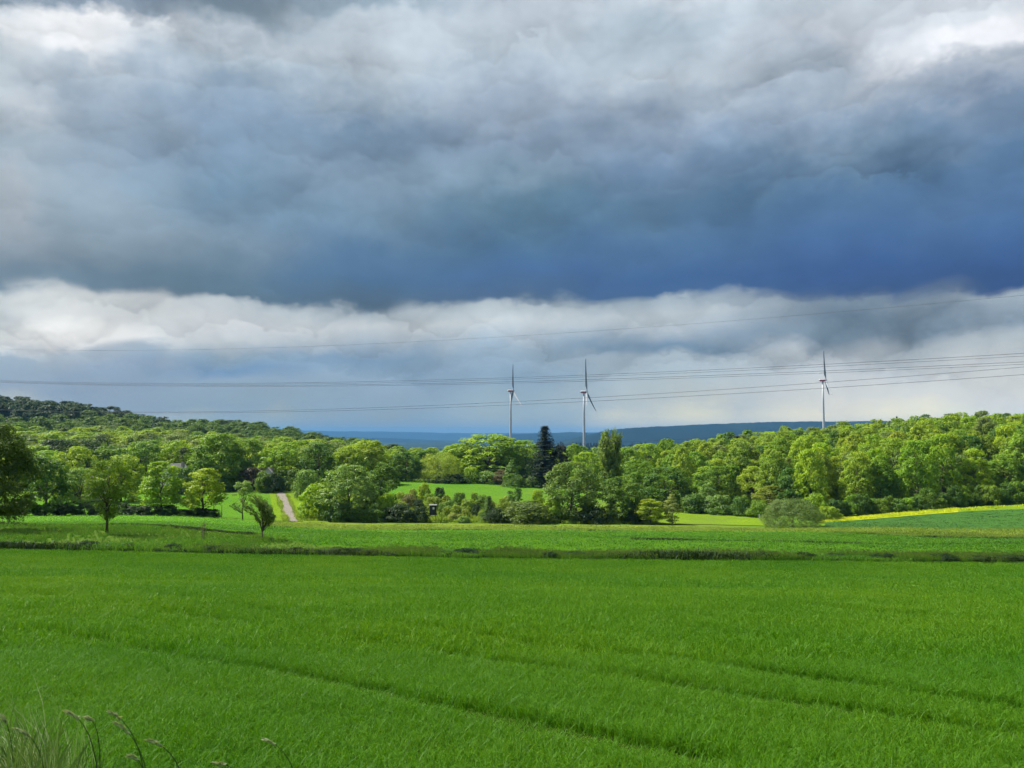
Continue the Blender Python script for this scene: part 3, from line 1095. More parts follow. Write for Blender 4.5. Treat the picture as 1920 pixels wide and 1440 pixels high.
T('slim_conifer', 'spruce1', 181, 262, 840, 14, SPRUCE, 'slim dark conifer spire above the yellow-green left trees')
T('slim_poplar', 'poplar', 198, 260, 830, 14, SILVER, 'slim pale poplar next to the slim dark conifer spire')
T('dark_tree', 'broad2', 185, 285, 818, 64, DARK, 'dark blue-green tree behind the slim conifer spire')
T('dark_tree', 'broad1', 110, 275, 824, 100, DARK, 'wide dark tree behind the yellow-green tree near the left edge')

T('silver_tree', 'broad3', 655, 176, 873, 128, SILVER, 'large silver-green tree right of the gravel track')
T('broadleaf_tree', 'park1', 716, 185, 866, 76, DEEP, 'deep green tree standing against the right side of the silver-green tree')
T('shrub', 'bush0', 600, 177, 905, 84, BRIGHT, 'tall bright bush beside the lower end of the gravel track', 'bush')
T('shrub', 'bush2', 578, 214, 882, 62, SILVER, 'pale green bush halfway up the right side of the track', 'bush')
T('shrub', 'bush1', 640, 172, 938, 66, DEEP, 'dark bush at the foot of the silver-green tree', 'bush')
T('shrub', 'bush3', 700, 172, 944, 74, DEEP, 'dark low bush right of the silver-green tree trunk', 'bush')
T('shrub', 'bush0', 752, 172, 945, 62, DARK, 'very dark bush in the hedge midway to the hunting stand', 'bush')
T('shrub', 'bush2', 790, 172, 950, 36, DARK, 'very dark bush immediately left of the hunting stand', 'bush')
T('shrub', 'bush1', 726, 174, 925, 44, BRIGHT, 'bright green bush poking above the dark hedge', 'bush')
T('shrub', 'bush0', 672, 173, 950, 50, GREEN, 'green bush low in the hedge under the silver-green tree', 'bush')

T('willow_shrub', 'feather', 826, 277, 848, 92, (.26, .36, .03), 'feathery yellow-green willow at the far side of the centre field', 'bush')
T('shrub', 'bush2', 880, 277, 877, 44, BRIGHT, 'small domed bush right of the feathery yellow willow', 'bush')
T('shrub', 'bush1', 842, 275, 888, 90, DARK, 'low dark hedge bush under the feathery yellow willow', 'bush')
T('shrub', 'bush0', 915, 277, 883, 50, SILVER, 'pale scrub bush at the far right of the centre field', 'bush')
T('broadleaf_tree', 'broad0', 915, 298, 814, 150, BRIGHT, 'big bright green domed tree left of the first turbine tower')
T('broadleaf_tree', 'broad2', 862, 300, 832, 86, BRIGHT, 'bright tree behind the feathery yellow willow')
T('broadleaf_tree', 'broad1', 800, 302, 843, 74, GREEN, 'green tree behind the left shoulder of the feathery willow')
T('broadleaf_tree', 'broad3', 985, 300, 826, 80, BRIGHT, 'bright tree at the foot of the first turbine tower')
T('small_tree', 'egg', 960, 272, 862, 36, SILVER, 'narrow pale tree left of the dark spruce')
T('small_tree', 'park1', 942, 274, 880, 36, (.17, .15, .08), 'small pinkish-brown tree beside the pale narrow one')
T('shrub', 'bush3', 962, 266, 888, 48, OLIVE, 'olive bush at the edge of the centre field left of the spruce', 'bush')
T('shrub', 'bush0', 1000, 266, 893, 40, DEEP, 'dark bush at the foot of the spruce', 'bush')
T('spruce', 'spruce0', 1022, 268, 799, 84, SPRUCE, 'tall dark spruce right of the first turbine')
T('dark_tree', 'broad1', 1050, 270, 836, 46, (.035, .035, .022), 'dark brown-purple round tree hugging the spruce')
T('maple_tree', 'broad2', 1070, 178, 866, 122, (.12, .205, .04), 'full light green maple with visible stem in front of the spruce')
T('poplar', 'poplar', 1145, 218, 808, 48, (.145, .235, .035), 'tall columnar poplar right of the second turbine')
T('broadleaf_tree', 'park1', 1165, 176, 891, 88, OLIVE, 'dense olive tree in front of the columnar poplar')
T('small_tree', 'park0', 1217, 172, 936, 60, (.26, .36, .014), 'small yellow tree at the right end of the centre hedge')
T('egg_shaped_tree', 'egg', 1258, 172, 926, 40, PALE, 'pale egg-shaped young tree standing alone right of the yellow one')
T('shrub', 'bush1', 985, 172, 940, 118, (.1, .16, .03), 'wide brownish dark bush left of the full maple', 'bush')
T('shrub', 'bush3', 1112, 173, 950, 74, DARK, 'dark bush between the maple and the olive tree', 'bush')
T('shrub', 'bush0', 1035, 175, 935, 50, BRIGHT, 'bright bush leaning against the left of the maple', 'bush')
T('shrub', 'bush2', 1190, 173, 955, 50, DARK, 'dark bush at the right foot of the olive tree', 'bush')
T('small_tree', 'park1', 965, 196, 912, 34, DEEP, 'small dark green tree on the far edge of the rough meadow')
T('shrub', 'bush2', 1008, 196, 920, 30, YELLOW, 'yellow-green bush left of the maple crown', 'bush')
T('small_conifer', 'spruce1', 917, 174, 930, 40, DEEP, 'small bright conifer left of the brownish bush')
T('shrub', 'bush3', 932, 172, 953, 52, DARK, 'dark bush under the small conifer', 'bush')
# right centre
T('broadleaf_tree', 'broad1', 1246, 212, 876, 112, DEEP, 'large deep green tree behind the egg-shaped young tree')
T('broadleaf_tree', 'broad0', 1180, 262, 838, 70, GREEN, 'green tree just right of the poplar top')
T('broadleaf_tree', 'broad3', 1215, 270, 832, 74, BRIGHT, 'light tree right of the poplar, below the dark far wood')
T('broadleaf_tree', 'broad2', 1195, 238, 862, 80, GREEN, 'green tree between the poplar and the large deep green tree')
T('broadleaf_tree', 'broad3', 1100, 262, 848, 80, BRIGHT, 'bright tree between the spruce and the poplar')
T('broadleaf_tree', 'broad0', 1075, 285, 832, 60, GREEN, 'green tree behind the dark brown-purple one')
T('broadleaf_tree', 'broad1', 1120, 290, 838, 60, SILVER, 'pale tree at the foot of the second turbine tower')
T('small_tree', 'park1', 1326, 203, 903, 42, SILVER, 'small pale rounded tree at the wood edge right of centre')
T('broadleaf_tree', 'broad2', 1330, 222, 874, 70, GREEN, 'rounded green tree directly behind the small pale rounded one')
T('broadleaf_tree', 'broad0', 1405, 220, 864, 104, (.22, .31, .015), 'glowing yellow-green wide tree at the wood edge')
T('broadleaf_tree', 'park0', 1440, 198, 911, 72, (.19, .25, .03), 'olive-yellow tree left of the big domed bush')
for px, d, top, wp, c, k, lab in [
    (1300, 203, 925, 54, OLIVE, 'bush0', 'olive bush below the small pale rounded tree'),
    (1345, 200, 928, 62, SILVER, 'bush1', 'pale bush in the row right of the egg-shaped tree'),
    (1388, 196, 932, 50, DEEP, 'bush2', 'deep green bush midway along the wood edge row'),
    (1420, 192, 938, 52, GREEN, 'bush3', 'green bush just left of the big domed bush'),
    (1525, 182, 925, 54, BRIGHT, 'bush0', 'bright green bush behind the right shoulder of the domed bush'),
    (1550, 178, 950, 50, YELLOW, 'bush2', 'yellow-green bush at the left tip of the rapeseed field'),
]:
    T('shrub', k, px, d, top, wp, c, lab, 'bush')
T('domed_bush', 'domebush', 1482, 164, 936, 116, (.13, .205, .05), 'big grey-green domed bush standing out in the field edge', 'bush')
T('dark_conifer', 'spruce0', 1381, 280, 817, 50, SPRUCE, 'dark conifer rising from the wood right of centre')
T('dark_tree', 'broad3', 1782, 345, 776, 56, DARK, 'dark round tree on the skyline of the right wood')
T('dark_tree', 'broad2', 1600, 330, 812, 50, DARK, 'dark tree inside the canopy below the third turbine')
# scrub on the rough meadow
for px, d, top, wp, c, k, lab in [
    (797, 214, 905, 28, YELLOW, 'bush0', 'bright leafy bush at the back of the scrub meadow'),
    (826, 208, 914, 30, DARK, 'bush1', 'dark bush at the back of the scrub meadow'),
    (862, 203, 924, 36, OLIVE, 'bush2', 'olive bush on the back slope of the scrub meadow'),
    (770, 200, 926, 40, (.17, .18, .06), 'bush3', 'brownish thorn bush left in the scrub meadow'),
    (787, 192, 936, 24, DARK, 'bush0', 'small dark bush above the hunting stand'),
    (893, 184, 944, 22, DARK, 'bush1', 'dark pointed bush in the clearing right of the hunting stand'),
    (871, 172, 968, 28, SILVER, 'bush2', 'grey-green round bush in the clearing by the field edge'),
    (815, 196, 932, 40, (.21, .3, .03), 'bush2', 'yellowish bush directly behind the hunting stand roof'),
    (845, 190, 938, 34, SILVER, 'bush3', 'pale bush right of the hunting stand roof'),
    (740, 196, 935, 40, BRIGHT, 'bush1', 'bright bush at the left of the scrub meadow'),
    (905, 200, 928, 34, OLIVE, 'bush0', 'olive bush at the right back of the scrub meadow'),
    (763, 180, 950, 44, (.22, .31, .03), 'bush0', 'yellow-green bush behind the very dark hedge'),
    (880, 192, 936, 44, (.21, .31, .025), 'bush1', 'broad yellow-green bush above the dark pointed one'),
    (945, 188, 934, 40, (.2, .29, .035), 'bush3', 'yellowish bush above the brownish wide one'),
    (850, 176, 962, 20, PALE, 'bush0', 'tiny pale sapling bush right of the hunting stand legs'),
]:
    T('shrub', k, px, d, top, wp, c, lab, 'bush')
LIGHTC = [(.24, .34, .03), (.22, .3, .05), (.19, .3, .03), (.26, .33, .06)]
for i, (px, d, top, wp) in enumerate([(752, 206, 922, 26), (775, 210, 917, 22), (806, 203, 926, 26), (838, 200, 928, 22), (856, 186, 946, 24),
                                      (873, 180, 955, 20), (905, 178, 958, 22), (920, 192, 938, 26), (838, 184, 950, 18), (756, 190, 940, 26),
                                      (890, 206, 924, 22), (950, 200, 930, 24), (780, 184, 948, 22), (862, 176, 964, 16)]):
    T('scrub_bush', 'bush%d' % (i % 4), px, d, top, wp, LIGHTC[i % 4], 'small light yellow-green scrub bush scattered on the rough slope behind the hunting stand', 'bush', 'light scrub on the rough meadow')
T('small_tree', 'airy', 829, 174, 943, 18, SILVER, 'thin stemmed little tree touching the hunting stand')
# hedge under the left trees
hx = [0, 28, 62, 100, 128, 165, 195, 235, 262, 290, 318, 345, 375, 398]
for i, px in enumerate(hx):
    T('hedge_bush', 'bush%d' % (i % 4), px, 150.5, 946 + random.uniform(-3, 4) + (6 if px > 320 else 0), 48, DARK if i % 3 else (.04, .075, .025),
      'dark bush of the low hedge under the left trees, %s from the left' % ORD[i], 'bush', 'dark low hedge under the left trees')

# ---------------------------------------------------------------- scattering by geometry nodes
def scatter(name, pts, rot, scl, pick, meshes, label, cat, kind='stuff', group=None):
    me = bpy.data.meshes.new(name)
    me.vertices.add(len(pts))
    me.vertices.foreach_set('co', np.asarray(pts, np.float32).ravel())
    a = me.attributes.new('rot', 'FLOAT_VECTOR', 'POINT')
    a.data.foreach_set('vector', np.asarray(rot, np.float32).ravel())
    a = me.attributes.new('scl', 'FLOAT_VECTOR', 'POINT')
    a.data.foreach_set('vector', np.asarray(scl, np.float32).ravel())
    a = me.attributes.new('pick', 'INT', 'POINT')
    a.data.foreach_set('value', np.asarray(pick, np.int32))
    for m in meshes:
        for mt in m.materials:
            if mt.name not in [x.name for x in me.materials]:
                me.materials.append(mt)
    o = link(name, me)
    ng = bpy.data.node_groups.new(name + '_nodes', 'GeometryNodeTree')
    ng.interface.new_socket('Geometry', in_out='INPUT', socket_type='NodeSocketGeometry')
    ng.interface.new_socket('Geometry', in_out='OUTPUT', socket_type='NodeSocketGeometry')
    gi = ng.nodes.new('NodeGroupInput')
    go = ng.nodes.new('NodeGroupOutput')
    jo = ng.nodes.new('GeometryNodeJoinGeometry')
    for m in reversed(meshes):
        po = bpy.data.objects.new(name + '_piece', m)
        oi = ng.nodes.new('GeometryNodeObjectInfo')
        oi.inputs['Object'].default_value = po
        gti = ng.nodes.new('GeometryNodeGeometryToInstance')
        ng.links.new(oi.outputs['Geometry'], gti.inputs[0])
        ng.links.new(gti.outputs[0], jo.inputs[0])
    iop = ng.nodes.new('GeometryNodeInstanceOnPoints')
    iop.inputs['Pick Instance'].default_value = True

    def na(nm, ty):
        nn = ng.nodes.new('GeometryNodeInputNamedAttribute')
        nn.data_type = ty
        nn.inputs[0].default_value = nm
        return [s for s in nn.outputs if s.enabled and s.name == 'Attribute'][0]
    e2r = ng.nodes.new('FunctionNodeEulerToRotation')
    ng.links.new(na('rot', 'FLOAT_VECTOR'), e2r.inputs[0])
    ng.links.new(gi.outputs[0], iop.inputs['Points'])
    ng.links.new(jo.outputs[0], iop.inputs['Instance'])
    ng.links.new(na('pick', 'INT'), iop.inputs['Instance Index'])
    ng.links.new(e2r.outputs[0], iop.inputs['Rotation'])
    ng.links.new(na('scl', 'FLOAT_VECTOR'), iop.inputs['Scale'])
    ng.links.new(iop.outputs[0], go.inputs[0])
    md = o.modifiers.new('scatter', 'NODES')
    md.node_group = ng
    tag(o, label, cat, group, kind)
    return o


# ---------------------------------------------------------------- woods
PAL = {'mid green': GREEN, 'bright green': BRIGHT, 'fresh green': (.2, .32, .035), 'yellow-green': YELLOW,
       'grey-green': (.17, .25, .06), 'deep green': DEEP, 'light green': (.24, .35, .025), 'dark green': (.05, .1, .024)}
PAL_R = ['mid green', 'bright green', 'bright green', 'fresh green', 'yellow-green', 'grey-green', 'deep green', 'light green', 'light green', 'bright green', 'fresh green']
PAL_L = ['mid green', 'bright green', 'yellow-green', 'deep green', 'fresh green', 'grey-green', 'dark green']


def recolour(m, mat):
    c = m.copy()
    c.materials.clear()
    c.materials.append(mat)
    return c


def wood_spots(d0, d1, px0, px1, near, far, spacing, pal, hmin, hmax, seed, wk=1.28):
    rs = random.Random(seed)
    spots = []
    y = d0
    odd = 0
    while y < d1:
        x0 = (px0 - 960) / F * y
        x1 = (px1 - 960) / F * y
        x = x0 + (spacing / 2 if odd else 0)
        while x < x1:
            xx = x + rs.uniform(-.35, .35) * spacing
            yy = y + rs.uniform(-.35, .35) * spacing
            px = 960 + F * xx / yy
            if near(px) <= yy <= far(px):
                spots.append((px, xx, yy, float(gz(xx, yy)[0]) - .3, rs.uniform(hmin, hmax), spacing * wk * rs.uniform(.85, 1.15), rs.choice(pal), rs.choice((0, 1, 2, 3, 4)), rs.uniform(0, 6.28)))
            x += spacing
        y += spacing * .87
        odd ^= 1
    return spots


WKEYS = ('wood0', 'wood1', 'wood2', 'broad1', 'broad3')


def wood_trees(spots, place, group, near=None, depth=8.0):
    front = sorted([q for q in spots if near is not None and q[2] < near(q[0]) + depth])
    fid = {id(q): i for i, q in enumerate(front)}
    for q in spots:
        px, xx, yy, z, h, wd, cn, k, rz = q
        i = fid.get(id(q))
        if i is not None and i < len(ORD):
            lab = '%s tree, %s from the left along the front edge of the %s' % (cn, ORD[i], place)
        else:
            lab = '%s tree crown behind the front edge of the %s' % (cn, place)
        tree('broadleaf_tree', WKEYS[k], (xx, yy, z), h, wd, PAL[cn], lab, 'tree', group, rz, .16)
    print('wood', place, len(spots))


WOODMAT = {}


def wood_mass(name, spots, label):
    names = sorted({q[6] for q in spots})
    ms = []
    for cn in names:
        if cn not in WOODMAT:
            fmx = foliage_mat('leaf_' + cn.replace(' ', '_').replace('-', '_'), PAL[cn], world_noise=.05)
            WOODMAT[cn] = [recolour(PROTO[kk][2], fmx) for kk in WKEYS]
        ms += WOODMAT[cn]
    pts = [q[1:4] for q in spots]
    scl = [(q[5] / PROTO['wood0'][1], q[5] / PROTO['wood0'][1], q[4] / PROTO['wood0'][0]) for q in spots]
    scatter(name, pts, [(0, 0, q[8]) for q in spots], scl, [names.index(q[6]) * 5 + q[7] for q in spots], ms, label, 'wood')
    print('mass', label, len(spots))


# right wood: individual trees low on the slope, the canopy above them as one mass
edge_pts = [(1265, 226), (1320, 216), (1400, 206), (1470, 196), (1540, 187), (1920, 185), (2200, 185)]
ex_, ey_ = zip(*edge_pts)
near_r = lambda p: float(np.interp(p, ex_, ey_))
wood_trees(wood_spots(184, 250, 1262, 1990, near_r, lambda p: 999, 7.4, PAL_R, 10.5, 16.5, 3), 'right wood', 'trees of the lower right wood', near_r, 7.5)
wood_mass('hillside_wood', wood_spots(250, 372, 1262, 2010, lambda p: 0, lambda p: float(np.interp(p, [1262, 1400, 1600, 2000], [310, 325, 372, 380])), 8.0, PAL_R, 11.5, 17.0, 4),
          'closed bright canopy covering the upper slope of the right wood')
# dark undergrowth along the edge of the right wood
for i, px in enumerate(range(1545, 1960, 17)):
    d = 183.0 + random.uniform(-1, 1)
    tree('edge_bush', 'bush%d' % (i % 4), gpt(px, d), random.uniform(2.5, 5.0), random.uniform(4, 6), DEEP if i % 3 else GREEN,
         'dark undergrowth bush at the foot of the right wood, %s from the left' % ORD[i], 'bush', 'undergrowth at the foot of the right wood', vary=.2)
# centre strip behind the field
wood_mass('copse', wood_spots(302, 340, 700, 1260, lambda p: 0, lambda p: 999, 9.5, PAL_L, 9.5, 13.5, 5), 'narrow wood behind the trees of the centre field')
# left wood
wood_trees(wood_spots(252, 318, -40, 690, lambda p: 0, lambda p: 999, 10.6, PAL_L, 10.0, 14.0, 6), 'left wood beyond the meadow', 'trees low in the left wood')
wood_mass('hillside_wood', wood_spots(318, 432, -60, 690, lambda p: 0, lambda p: float(np.interp(p, [0, 400, 690], [432, 432, 360])), 11.0,
          ['bright green', 'yellow-green', 'mid green', 'fresh green', 'grey-green'], 12.0, 16.0, 8), 'closed canopy of the wood higher up on the left hillside')

# ---------------------------------------------------------------- grass and crops
def tuft(name, seed, nb, h, wd, spread, mat, bendk=0.5, seeds=0, seedmat=None, lean=(0, 0)):
    rs = np.random.default_rng(seed)
    v, f, ti, mi_ = [], [], [], []
    for b in range(nb):
        an = rs.uniform(0, 6.28)
        bx_, by_ = rs.normal(0, spread, 2)
        hh = h * rs.uniform(.6, 1.15)
        da = rs.uniform(0, 6.28)
        bd = bendk * hh * rs.uniform(.2, 1.0)
        dx, dy = bd * math.cos(da) + lean[0] * hh, bd * math.sin(da) + lean[1] * hh
        px_, py_ = -math.sin(an) * wd / 2, math.cos(an) * wd / 2
        o = len(v)
        for s, k in ((0, 1), (.45, .9), (.8, .6)):
            q = s ** 1.8
            x, y, z = bx_ + dx * q, by_ + dy * q, hh * s * (1 - .12 * q)
            v.append((x - px_ * k, y - py_ * k, z))
            v.append((x + px_ * k, y + py_ * k, z))
        tz = hh * (1 - .35 * bendk * rs.uniform(.3, 1))
        v.append((bx_ + dx * 1.15, by_ + dy * 1.15, tz))
        t_ = float(np.clip(rs.normal(.5, .16), 0, 1))
        f += [(o, o + 1, o + 3, o + 2), (o + 2, o + 3, o + 5, o + 4), (o + 4, o + 5, o + 6)]
        ti += [t_ - .18, t_, t_ + .08]
        mi_ += [0, 0, 0]
        if b < seeds:
            x, y, z = bx_ + dx, by_ + dy, hh
            L = h * .18
            o = len(v)
            v += [(x, y, z - L * .3), (x - wd, y, z + L * .3), (x + dx * .2, y + dy * .2, z + L), (x + wd, y, z + L * .3)]
            f.append((o, o + 1, o + 2, o + 3))
            ti.append(t_)
            mi_.append(1)
    me = bpy.data.meshes.new(name)
    me.from_pydata(v, [], f)
    me.materials.append(mat)
    if seedmat:
        me.materials.append(seedmat)
    me.polygons.foreach_set('material_index', np.array(mi_, np.int32))
    at = me.attributes.new('tint', 'FLOAT', 'FACE')
    at.data.foreach_set('value', np.clip(np.array(ti, np.float32), 0, 1))
    me.update()
    return me


# near wheat field
tracks_px = [
    [(-150, 1086), (0, 1100), (175, 1115), (450, 1155), (650, 1180), (875, 1207), (960, 1222), (1135, 1245), (1310, 1265), (1460, 1285), (1585, 1305), (1810, 1340), (2000, 1372)],
    [(-150, 1102), (0, 1120), (165, 1142), (375, 1172), (600, 1210), (800, 1242), (960, 1265), (1210, 1300), (1385, 1330), (1535, 1350), (1760, 1390), (1910, 1415)],
    [(-100, 1185), (175, 1220), (350, 1260), (500, 1280), (600, 1300), (760, 1335), (960, 1380), (1160, 1425), (1330, 1465)],
    [(1500, 1150), (1650, 1165), (1910, 1185), (2100, 1200)],
]
TR = []
for tr in tracks_px:
    P = [hit(px, py - 6) for px, py in tr]
    TR.append(np.array([(p.x, p.y) for p in P]))


def track_dist(x, y):
    best = np.full(x.shape, 1e9)
    for P in TR:
        for a, b in zip(P[:-1], P[1:]):
            ab = b - a
            L2 = (ab ** 2).sum()
            t = np.clip(((x - a[0]) * ab[0] + (y - a[1]) * ab[1]) / L2, 0, 1)
            dd = np.hypot(x - a[0] - t * ab[0], y - a[1] - t * ab[1])
            best = np.minimum(best, dd)
    return best


def lownoise(x, y, sc_, seed):
    r = np.random.default_rng(seed)
    s = np.zeros_like(x)
    for k in range(9):
        an = r.uniform(0, 6.28)
        fq = sc_ * r.uniform(.5, 2.2)
        s += np.sin((x * math.cos(an) + y * math.sin(an)) * fq + r.uniform(0, 6.28))
    return s / 3.0


near_m = [tuft('wheat_tuft', 100 + i, 14, .20, .0065, .045, WHEAT, 1.0) for i in range(4)]
mid_m = [tuft('wheat_tuft', 110 + i, 18, .20, .011, .08, WHEAT, .95) for i in range(4)]
far_m = [tuft('wheat_tuft', 120 + i, 20, .20, .022, .18, WHEAT, .8) for i in range(4)]


def field_points(d0, d1, dens, seed, wide=0.78):
    r = np.random.default_rng(seed)
    area = wide * (d1 * d1 - d0 * d0) + 8 * (d1 - d0)
    k = int(area * dens)
    y = np.sqrt(r.uniform(d0 * d0, d1 * d1, k))
    x = r.uniform(-1, 1, k) * (wide * y + 4)
    return x, y, r


WP, WR, WS, WK = [], [], [], []
for d0, d1, dens, base in ((3.2, 12, 290, 0), (12, 27, 105, 4), (27, 60.2, 32, 8)):
    x, y, r = field_points(d0, d1, dens, int(d0 * 10))
    td = track_dist(x, y)
    wdt = .24 + .04 * lownoise(x, y, 1.3, 5)
    on = td < wdt
    keep = ~on | (r.uniform(size=x.shape) < .3)
    x, y, on, td = x[keep], y[keep], on[keep], td[keep]
    z = gz(x, y)
    k = len(x)
    s = (1 + .10 * lownoise(x, y, .7, 9) + .10 * lownoise(x, y, 2.2, 10)) * r.uniform(.8, 1.2, k)
    s = np.where(on, s * .5, s)
    WP.append(np.stack([x, y, z + .04], -1))
    WR.append(np.stack([r.normal(0, .1, k) - .05, r.normal(0, .1, k), r.uniform(0, 6.28, k)], -1))
    WS.append(np.stack([s * .5 + .5, s * .5 + .5, s], -1))
    WK.append(base + r.integers(0, 4, k))
scatter('wheat', np.concatenate(WP), np.concatenate(WR), np.concatenate(WS), np.concatenate(WK), near_m + mid_m + far_m,
        'young green wheat covering the wide near field', 'wheat')
print('wheat tufts', sum(len(a) for a in WP))

# grass verge along the far edge of the wheat
vg = [tuft('verge_tuft', 130 + i, 20, .8, .035, .18, VERGE, .4, 4, VERGEHEAD, (-.12, 0)) for i in range(3)] + \
     [tuft('verge_tuft', 140 + i, 24, .55, .06, .2, VERGE, .5, 0) for i in range(2)]
r = np.random.default_rng(77)
k = 15000
px = r.uniform(-120, 2040, k)
dn = r.uniform(0, 1, k)
far_edge = np.interp(px, [-300, 80, 300, 470, 600, 960, 2300], [95, 95, 91, 83, 69, 66, 66])
y = 60.4 + (far_edge - 60.4) * dn ** 1.2
x = (px - 960) / F * y
z = gz(x, y)
patch = lownoise(x, y, .35, 3)
s = np.clip(.75 + .3 * patch, .35, 1.3) * r.uniform(.7, 1.2, k) * np.where(y < 64, .85, .6)
scatter('verge_grass', np.stack([x, y, z + .03], -1), np.stack([r.normal(0, .1, k), r.normal(-.08, .1, k), r.uniform(-.6, .6, k)], -1),
        np.stack([s, s, s], -1), np.where(patch > .45, 3 + r.integers(0, 2, k), r.integers(0, 3, k)), vg,
        'tall seeding grass on the verge beyond the wheat field', 'grass')

# dark weed clumps on the front edge of the verge
wx = [(150, 14), (172, 16), (250, 10), (330, 12), (402, 18), (560, 12), (640, 22), (668, 20), (700, 16), (742, 18), (766, 16), (800, 14),
      (838, 20), (880, 24), (905, 18), (950, 16), (985, 20), (1030, 14), (1075, 22), (1110, 24), (1150, 22), (1195, 18), (1240, 20), (1290, 26),
      (1330, 20), (1385, 18), (1440, 22), (1500, 18), (1560, 20), (1650, 20), (1705, 24), (1760, 22), (1830, 20), (1890, 24)]
for i, (p_, wq) in enumerate(wx):
    d = 61.2 + random.uniform(-.4, 1.2)
    b = gpt(p_, d)
    tree('weed_clump', 'bush%d' % (i % 4), b, random.uniform(.35, .75), wq * 3.2 * d / F, (.035, .08, .018) if i % 2 else (.05, .105, .02),
         'dark weed clump on the near edge of the grass verge, %s from the left' % ORD[i], 'bush', 'weed clumps along the verge', vary=.2)


# field margins: thin lines of taller grass
def margin(name, line, n_, h, label, mats=vg, jit=.5):
    r = np.random.default_rng(len(name) * 7 + n_)
    L = np.array(line, float)
    t = r.uniform(0, 1, n_)
    tt = np.linspace(0, 1, len(L))
    px = np.interp(t, tt, L[:, 0])
    d = np.interp(t, tt, L[:, 1])
    y = d + r.normal(0, jit, n_)
    x = (px - 960) / F * d
    z = gz(x, y)
    s = h * r.uniform(.5, 1.15, n_) * np.clip(1 + .35 * lownoise(x, y, .3, 8), .4, 1.5)
    scatter(name, np.stack([x, y, z + .05], -1), np.stack([r.normal(0, .1, n_), r.normal(0, .1, n_), r.uniform(0, 6.28, n_)], -1),
            np.stack([s * 1.3, s * 1.3, s], -1), r.integers(3, 5, n_), mats, label, 'grass')


dk = foliage_mat('margin_blade', (0.045, 0.085, 0.022), transl=0.25)
dk2 = foliage_mat('weed_blade', (0.03, 0.068, 0.016), transl=0.2)
mw = [tuft('weed_tuft', 155 + i, 26, .75, .07, .25, dk2, .6) for i in range(5)]
mg = [tuft('margin_tuft', 150 + i, 22, .8, .06, .22, dk, .5) for i in range(5)]
margin('verge_edge_grass', [(-150, 61.2), (600, 61.0), (1300, 61.2), (2100, 61.3)], 3400, .62, 'patchy dark line of weeds and grass at the far edge of the wheat', mw, .3)
margin('field_margin_grass', [(-150, 96), (80, 96), (300, 92), (480, 84.5)], 1300, .42, 'dark line of grass along the near side of the left cereal strip', mg, .4)
margin('field_margin_grass', [(1180, 84), (1300, 83), (1600, 81), (2050, 79)], 800, .26, 'thin dark grass line crossing the green crop on the right', mg, .3)
margin('field_margin_grass', [(1560, 119), (1640, 112), (1752, 100.4), (2050, 94)], 900, .36, 'thin dark grass line below the hay strip at right', mg, .35)
margin('field_margin_grass', [(500, 119), (700, 122), (960, 124), (1400, 124.5)], 450, .3, 'faint dark grass line below the hay strip in the centre', mg, .3)

# standing crop on the strips beyond the verge
def strip_crop(name, px0, px1, near, far, k, mat, h, label, seed, cat='crop'):
    ms = [tuft('crop_tuft', seed * 10 + i, 14, .3, .05, .4, mat, 1.1) for i in range(3)]
    r = np.random.default_rng(seed)
    px = r.uniform(px0, px1, k)
    n0 = np.interp(px, *zip(*near))
    n1 = np.interp(px, *zip(*far))
    y = n0 + (n1 - n0) * r.uniform(0, 1, k)
    x = (px - 960) / F * y
    s_ = h / .3 * r.uniform(.6, 1.2, k) * np.clip(1 + .2 * lownoise(x, y, .25, seed), .5, 1.4)
    scatter(name, np.stack([x, y, gz(x, y) + .06], -1), np.stack([r.normal(0, .1, k), r.normal(0, .1, k), r.uniform(0, 6.28, k)], -1),
            np.stack([s_ * 0 + 1.2, s_ * 0 + 1.2, s_], -1), r.integers(0, 3, k), ms, label, cat)


CB1 = foliage_mat('crop_blade', (0.10, 0.26, 0.015), world_noise=.15)
CB2 = foliage_mat('cereal_blade', (0.13, 0.32, 0.022), world_noise=.1)
CB3 = foliage_mat('hay_blade', (0.165, 0.24, 0.03), world_noise=.15)
CB4 = foliage_mat('blue_green_blade', (0.055, 0.145, 0.026), world_noise=.15)
strip_crop('green_crop', 470, 2040, [(470, 85), (600, 71), (960, 67.5), (2300, 67.5)], [(490, 118), (700, 121), (960, 124), (1500, 124), (1750, 100), (2300, 92)], 5500, CB1, .2,
           'green crop in the strip between verge and hay', 31)
strip_crop('cereal', -60, 488, [(-300, 98), (80, 98), (300, 94), (488, 87)], [(-300, 146), (488, 147)], 2000, CB2, .2, 'young cereal in the sunlit strip before the left hedge', 32)
strip_crop('hay_grass', 500, 1400, [(490, 119), (700, 123), (1400, 125)], [(500, 166), (1400, 163)], 2600, CB3, .3, 'ripening hay grass before the centre hedge', 33, 'grass')
strip_crop('hay_grass', 1400, 2040, [(1400, 125), (1500, 124.5), (1752, 101), (2300, 93)], [(1400, 163), (1540, 150), (1750, 128), (2300, 124)], 2000, CB3, .28, 'ripening hay grass strip at the right', 34, 'grass')
strip_crop('blue_green_crop', 1545, 2040, [(1540, 151), (1750, 129), (2300, 125)], [(1541, 172), (2300, 170)], 1500, CB4, .2, 'blue-green crop below the rapeseed strip', 35)

